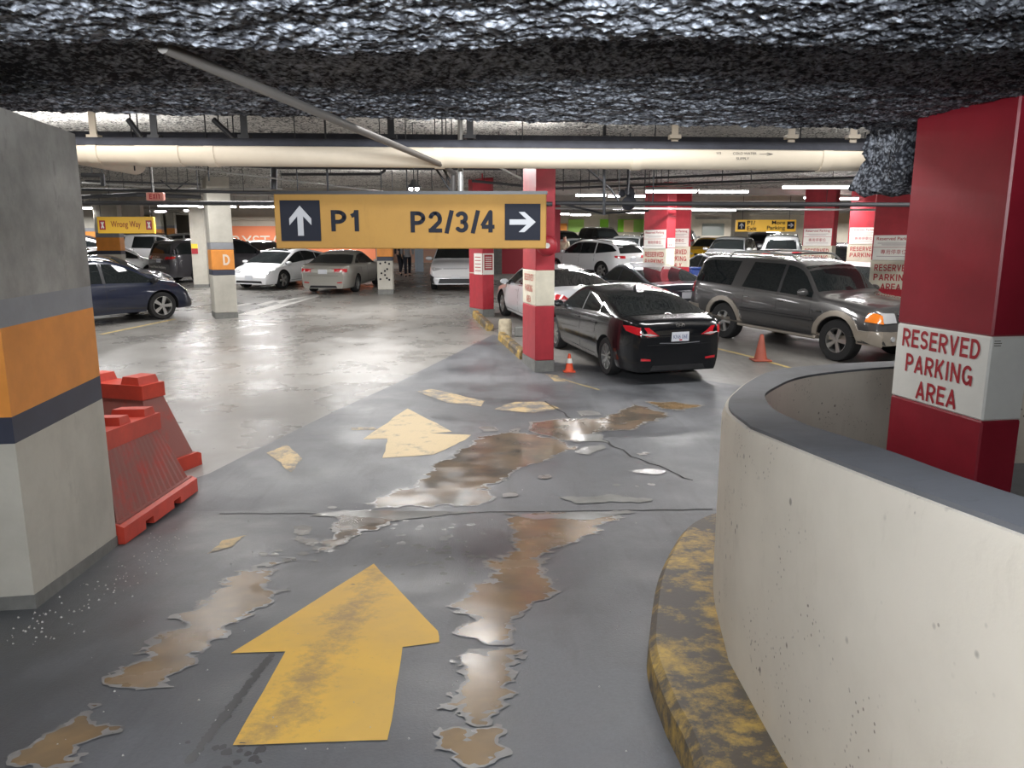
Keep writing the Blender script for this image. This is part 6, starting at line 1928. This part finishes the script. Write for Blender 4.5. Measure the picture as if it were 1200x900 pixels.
# ================================================================== plastic barriers
def plastic_barrier(far_end, near_end, label, h=.98, w=.60, d=None, at_=None):
    """two ground points on the lane-side foot; the block widens downward and has a notched, stepped top"""
    a = ground(*far_end) if far_end else Vector((at_[0], at_[1], 0))
    b = ground(*near_end) if near_end else Vector((a.x + d[0], a.y + d[1], 0))
    d = Vector((b.x - a.x, b.y - a.y)); L = d.length; d.normalize()
    rz = math.atan2(d.y, d.x)
    root = empty('plastic_barrier', (a.x, a.y, FZ(a.y)), rz, label, 'barrier')
    # local: x along the block from the far end, y across (lane side y=0, back side y=w*sgn)
    sl = (FZ(b.y) - FZ(a.y)) / L
    return root, L, sl
def barrier(far, near, label, h, w, L=None, d=None, at_=None):
    EI = .30
    root, L0, sl = plastic_barrier(far, near, label, d=d, at_=at_)
    L = L or L0
    S = -1            # body lies to the right of the far->near direction = away from the lane
    def sec(x):
        z = sl * x
        return z
    def P(x, y, z): return (x, S * y, z + sl * x)
    # foot with forklift notches
    bm = BM()
    f = .12
    notch = [(L * .28, L * .38), (L * .66, L * .76)]
    xs = [0, notch[0][0], notch[0][1], notch[1][0], notch[1][1], L]
    for i in range(5):
        lo = .06 if i in (1, 3) else 0
        x0, x1 = xs[i], xs[i + 1]
        v = [bm.verts.new(P(x, y, z)) for x in (x0, x1) for y, z in ((0, lo), (0, f), (.05, f + .025), (w - .05, f + .025), (w, f), (w, lo))]
        for k in range(6): bm.faces.new((v[k], v[(k + 1) % 6], v[6 + (k + 1) % 6], v[6 + k]))
        bm.faces.new(v[:6]); bm.faces.new(v[6:])
    bmesh.ops.recalc_face_normals(bm, faces=bm.faces)
    obj('foot', bm, M_BARR, root)
    # dusty ledge
    bm = BM(); v = [bm.verts.new(P(x, y, f + .028)) for x, y in ((.03, .035), (L - .03, .035), (L - .03, w - .05), (.03, w - .05))]; bm.faces.new(v)
    v2 = [bm.verts.new(P(x, y, f + .01)) for x, y in ((.03, .035), (L - .03, .035), (L - .03, w - .05), (.03, w - .05))]
    for k in range(4): bm.faces.new((v[k], v[(k + 1) % 4], v2[(k + 1) % 4], v2[k]))
    bmesh.ops.recalc_face_normals(bm, faces=bm.faces)
    obj('ledge', bm, M_BARRD, root)
    # ribbed sloping body
    bm = BM(); n = 28; prev = None
    ys = w * .32; hz = h * .90
    for i in range(n + 1):
        x = .04 + (L - .08) * i / n
        rib = .008 if i % 2 else 0
        taper = .06 * (1 if i in (0,) else 0)
        s = [P(x, .06 + rib, f), (EI + (x - .04) * (L - 2 * EI) / (L - .08), S * ys, hz + sl * x), (EI + (x - .04) * (L - 2 * EI) / (L - .08), S * (w - ys), hz + sl * x), P(x, w - .06 - rib, f)]
        s = [bm.verts.new(p) for p in s]
        if prev:
            for k in range(4): bm.faces.new((prev[k], prev[(k + 1) % 4], s[(k + 1) % 4], s[k]))
        else: bm.faces.new(s)
        prev = s
    bm.faces.new(list(reversed(prev)))
    bmesh.ops.recalc_face_normals(bm, faces=bm.faces)
    obj('ribbed_body', bm, M_BARRD, root)
    # cap with its raised ends and dusty lip
    bm = BM()
    for x0, x1, z1 in ((EI - .02, EI + .22, h), (L * .5, L * .5 + .22, h)):
        v = [bm.verts.new(P(x, y, z)) for z, e in ((hz - .01, 0), (z1, .03)) for x, y in ((x0 + e, ys - .02 + e * .5), (x1 - e, ys - .02 + e * .5), (x1 - e, w - ys + .02 - e * .5), (x0 + e, w - ys + .02 - e * .5))]
        bm.faces.new(v[:4]); bm.faces.new(v[4:])
        for k in range(4): bm.faces.new((v[k], v[(k + 1) % 4], v[4 + (k + 1) % 4], v[4 + k]))
    v = [bm.verts.new(P(x, y, z)) for z in (hz - .12, hz + .02) for x, y in ((EI - .06, ys - .035), (L - EI + .06, ys - .035), (L - EI + .06, w - ys + .035), (EI - .06, w - ys + .035))]
    bm.faces.new(v[:4]); bm.faces.new(v[4:])
    for k in range(4): bm.faces.new((v[k], v[(k + 1) % 4], v[4 + (k + 1) % 4], v[4 + k]))
    bmesh.ops.recalc_face_normals(bm, faces=bm.faces)
    obj('top_rail', bm, M_BARR, root)
    return root
barrier((232, 575), (137, 645), 'nearer red-orange plastic traffic barrier with ribbed dusty side, beside the concrete column', .84, .68, L=1.55)
q = ground(241, 558)
b2_ = barrier(None, None, 'farther red-orange plastic traffic barrier angled off behind the ribbed one', .96, .62, L=1.6, d=(-.95, .30), at_=(-3.38, 6.78))

# ================================================================== cones, wheel stops, stub post
def cone(px, py, h, label, m, band=True, tilt=0):
    g = ground(px, py)
    root = empty('traffic_cone', g, 0, label, 'cone')
    s = h / .45
    bm = BM(); box(bm, (-.15 * s, -.15 * s, 0), (.15 * s, .15 * s, .025 * s), bevel=.006)
    obj('cone_base', bm, m, root)
    bm = BM(); lathe(bm, [(.115 * s, .02 * s), (.105 * s, .04 * s), (.028 * s, .44 * s), (.02 * s, .45 * s), (.001, .45 * s)], 20); obj('cone_body', bm, m, root, 40)
    if band:
        bm = BM(); lathe(bm, [(.075 * s, .22 * s), (.052 * s, .335 * s)], 20); 
        for v in bm.verts: v.co.x *= 1.06; v.co.y *= 1.06
        obj('cone_band', bm, M_WHT, root, 40)
    return root
cone(667, 435.5, .32, 'small orange cone with a white band beside the red column', M_CONE)
cone(891, 422.5, .50, 'faded dark red cone in front of the grey wagon', M_CONED, False)
def stop(p0, p1, label, m=M_YCURB, h=.17, w=.17):
    a, b = ground(*p0), ground(*p1)
    d = Vector((b.x - a.x, b.y - a.y)); L = d.length; rz = math.atan2(d.y, d.x)
    root_loc = a
    bm = BM()
    sl = (FZ(b.y) - FZ(a.y)) / L
    prof = [(-w / 2, 0), (-w / 2 * .9, h * .7), (-w / 2 * .6, h), (w / 2 * .6, h), (w / 2 * .9, h * .7), (w / 2, 0)]
    A_ = [bm.verts.new((0, y, z)) for y, z in prof]; B_ = [bm.verts.new((L, y, z + sl * L)) for y, z in prof]
    bm.faces.new(A_); bm.faces.new(B_)
    for k in range(6): bm.faces.new((A_[k], A_[(k + 1) % 6], B_[(k + 1) % 6], B_[k]))
    bmesh.ops.recalc_face_normals(bm, faces=bm.faces)
    o = obj('wheel_stop', bm, m); o.location = (a.x, a.y, a.z); o.rotation_euler = (0, 0, rz)
    return tag(o, label, 'wheel stop')
stop((575, 388), (557, 371), 'yellow concrete wheel stop at the foot of the narrow red column')
stop((614, 421), (588, 398), 'yellow concrete wheel stop running to the red column behind the sign')
g = ground(592, 395)
bm = BM(); lathe(bm, [(.15, 0), (.15, .34), (.13, .40), (.001, .42)], 14)
o = obj('concrete_stub', bm, mat('worn_concrete_stub', (.36, .31, .22), .8, var=.3, vscale=9), None, 40); o.location = g
tag(o, 'worn concrete stub post between the two yellow wheel stops', 'post')
g = ground(609, 394)
bm = BM(); box(bm, (-.12, -.1, 0), (.12, .1, .22), bevel=.02)
o = obj('small_block', bm, M_BASE); o.location = g; tag(o, 'small dark block beside the concrete stub post', 'block')
# blue bin near the paired columns
q = at(817, 300, 23.8)
bm = BM(); box(bm, (-.2, -.2, .02), (.2, .2, 1.0), bevel=.03); box(bm, (-.22, -.22, 1.0), (.22, .22, 1.06), bevel=.02)
o = obj('blue_bin', bm, mat('blue_plastic', (.02, .05, .22), .5)); o.location = (q.x, 23.8, FZ(23.8)); tag(o, 'small dark blue bin beside the paired red sign columns', 'bin')

# ================================================================== people
SKIN = mat('skin', (.48, .30, .22), .6)
def person(px, Y, h, label, top, legs, hair, heading=0, stride=.16, arms=(.1, -.1), tablet=False):
    x = at(px, 290, Y).x
    root = empty('person', (x, Y, FZ(Y)), heading, label, 'person')
    def skin(name, verts, edges, m, sub=2):
        me = bpy.data.meshes.new(name)
        me.from_pydata([v[0] for v in verts], edges, [])
        o = bpy.data.objects.new(name, me); COL.objects.link(o); o.parent = root
        md = o.modifiers.new('skin', 'SKIN'); md.use_smooth_shade = True
        for i, v in enumerate(verts):
            r = v[1]; me.skin_vertices[0].data[i].radius = (r, r) if not isinstance(r, tuple) else r
        me.skin_vertices[0].data[0].use_root = True
        o.modifiers.new('sub', 'SUBSURF').levels = sub
        o.modifiers['sub'].render_levels = sub
        me.materials.append(m)
        return o
    s = h / 1.75
    P = lambda x, y, z: (x * s, y * s, z * s)
    a0, a1 = arms
    st = stride
    # body (skin) as one figure: pelvis root, torso, neck, head, arms, legs
    V = [(P(0, 0, .95), .115 * s), (P(0, 0, 1.15), .12 * s), (P(0, 0, 1.38), .13 * s), (P(0, 0, 1.50), .055 * s), (P(0, -.01, 1.60), .085 * s), (P(0, -.01, 1.69), .075 * s),
         (P(-.18, 0, 1.41), .05 * s), (P(-.23, a0 * .4, 1.15), .04 * s), (P(-.23, -.10 + a0, .93), .032 * s), (P(-.23, -.13 + a0, .84), .028 * s),
         (P(.18, 0, 1.41), .05 * s), (P(.23, a1 * .4, 1.15), .04 * s), (P(.23, -.10 + a1, .93), .032 * s), (P(.23, -.13 + a1, .84), .028 * s),
         (P(-.09, 0, .88), .085 * s), (P(-.10, -st, .50), .062 * s), (P(-.10, -st * 1.1, .09), .042 * s), (P(-.10, -st * 1.1 - .14, .045), .035 * s),
         (P(.09, 0, .88), .085 * s), (P(.10, st * .6, .50), .062 * s), (P(.10, st * 1.7, .12), .042 * s), (P(.10, st * 1.7 - .13, .045), .035 * s)]
    E = [(0, 1), (1, 2), (2, 3), (3, 4), (4, 5), (2, 6), (6, 7), (7, 8), (8, 9), (2, 10), (10, 11), (11, 12), (12, 13), (0, 14), (14, 15), (15, 16), (16, 17), (0, 18), (18, 19), (19, 20), (20, 21)]
    skin('body', V, E, SKIN)
    # fingers
    for sd, ar in ((-1, a0), (1, a1)):
        base = Vector((sd * .23, -.13 + ar, .84))
        for k in range(5):
            dx = (-.03 + .015 * k)
            L = (.055, .075, .08, .075, .06)[k] if k < 5 else .05
            p0 = base + Vector((0, dx * .9, 0)); thumb = k == 0
            p1 = p0 + Vector((-sd * (.03 if thumb else .005), -.02 if thumb else 0, -L * .6)); p2 = p1 + Vector((-sd * .012, 0, -L * .4))
            skin('finger', [(P(*p0), .010 * s), (P(*p1), .009 * s), (P(*p2), .007 * s)], [(0, 1), (1, 2)], SKIN, 1)
    T = [(P(0, 0, 1.0), .145 * s), (P(0, 0, 1.2), .15 * s), (P(0, 0, 1.40), .15 * s), (P(0, 0, 1.47), .08 * s), (P(-.19, 0, 1.40), .075 * s), (P(-.24, a0 * .4, 1.15), .062 * s), (P(-.235, -.09 + a0, .95), .05 * s),
         (P(.19, 0, 1.40), .075 * s), (P(.24, a1 * .4, 1.15), .062 * s), (P(.235, -.09 + a1, .95), .05 * s), (P(0, 0, .90), .14 * s)]
    skin('jacket', T, [(0, 1), (1, 2), (2, 3), (2, 4), (4, 5), (5, 6), (2, 7), (7, 8), (8, 9), (0, 10)], top)
    Lg = [(P(0, 0, .96), .13 * s)] + [(P(-.09, 0, .86), .10 * s), (P(-.10, -st, .50), .078 * s), (P(-.10, -st * 1.1, .12), .062 * s), (P(.09, 0, .86), .10 * s), (P(.10, st * .6, .50), .078 * s), (P(.10, st * 1.7, .14), .062 * s)]
    skin('trousers', Lg, [(0, 1), (1, 2), (2, 3), (0, 4), (4, 5), (5, 6)], legs)
    skin('hair', [(P(0, .015, 1.71), .088 * s), (P(0, .05, 1.64), .075 * s)], [(0, 1)], hair)
    for sd, y_, z_ in ((-1, -st * 1.1 - .05, .05), (1, st * 1.7 - .05, .06)):
        skin('shoe', [(P(sd * .10, y_ + .06, z_), .05 * s), (P(sd * .10, y_ - .12, z_ - .008), .04 * s)], [(0, 1)], M_TRIMB)
    # face: nose, eyes, mouth, ears
    bm = BM()
    bmesh.ops.create_cone(bm, cap_ends=True, segments=6, radius1=.014 * s, radius2=.004 * s, depth=.03 * s, matrix=Matrix.Translation(P(0, -.098, 1.61)) @ Matrix.Rotation(PI / 2, 4, 'X'))
    obj('nose', bm, SKIN, root)
    bm = BM()
    for sx_ in (-.032, .032): bmesh.ops.create_uvsphere(bm, u_segments=8, v_segments=6, radius=.010 * s, matrix=Matrix.Translation(P(sx_, -.082, 1.635)))
    obj('eyes', bm, M_TRIMB, root)
    return root
person(661.5, 35.5, 1.75, 'person in a cream and green jacket standing among the cars behind the white crossover', mat('cream_jacket', (.62, .56, .42), .8), M_TRIMB, M_TRIMB, heading=2.6)
bm = BM()
person(469, 34.0, 1.7, 'person in dark clothes walking under the left part of the gap below the sign', M_TRIMB, mat('dark_trousers', (.02, .02, .03), .8), M_TRIMB, heading=.5, stride=.2)
person(477, 33.0, 1.78, 'person in dark clothes and pale top walking beside the white crossover', mat('grey_top', (.3, .3, .32), .8), mat('dark_trousers', (.02, .02, .03), .8), M_TRIMB, heading=.2, stride=.22)
# green collar on the jacket
x = at(661.5, 290, 35.5)
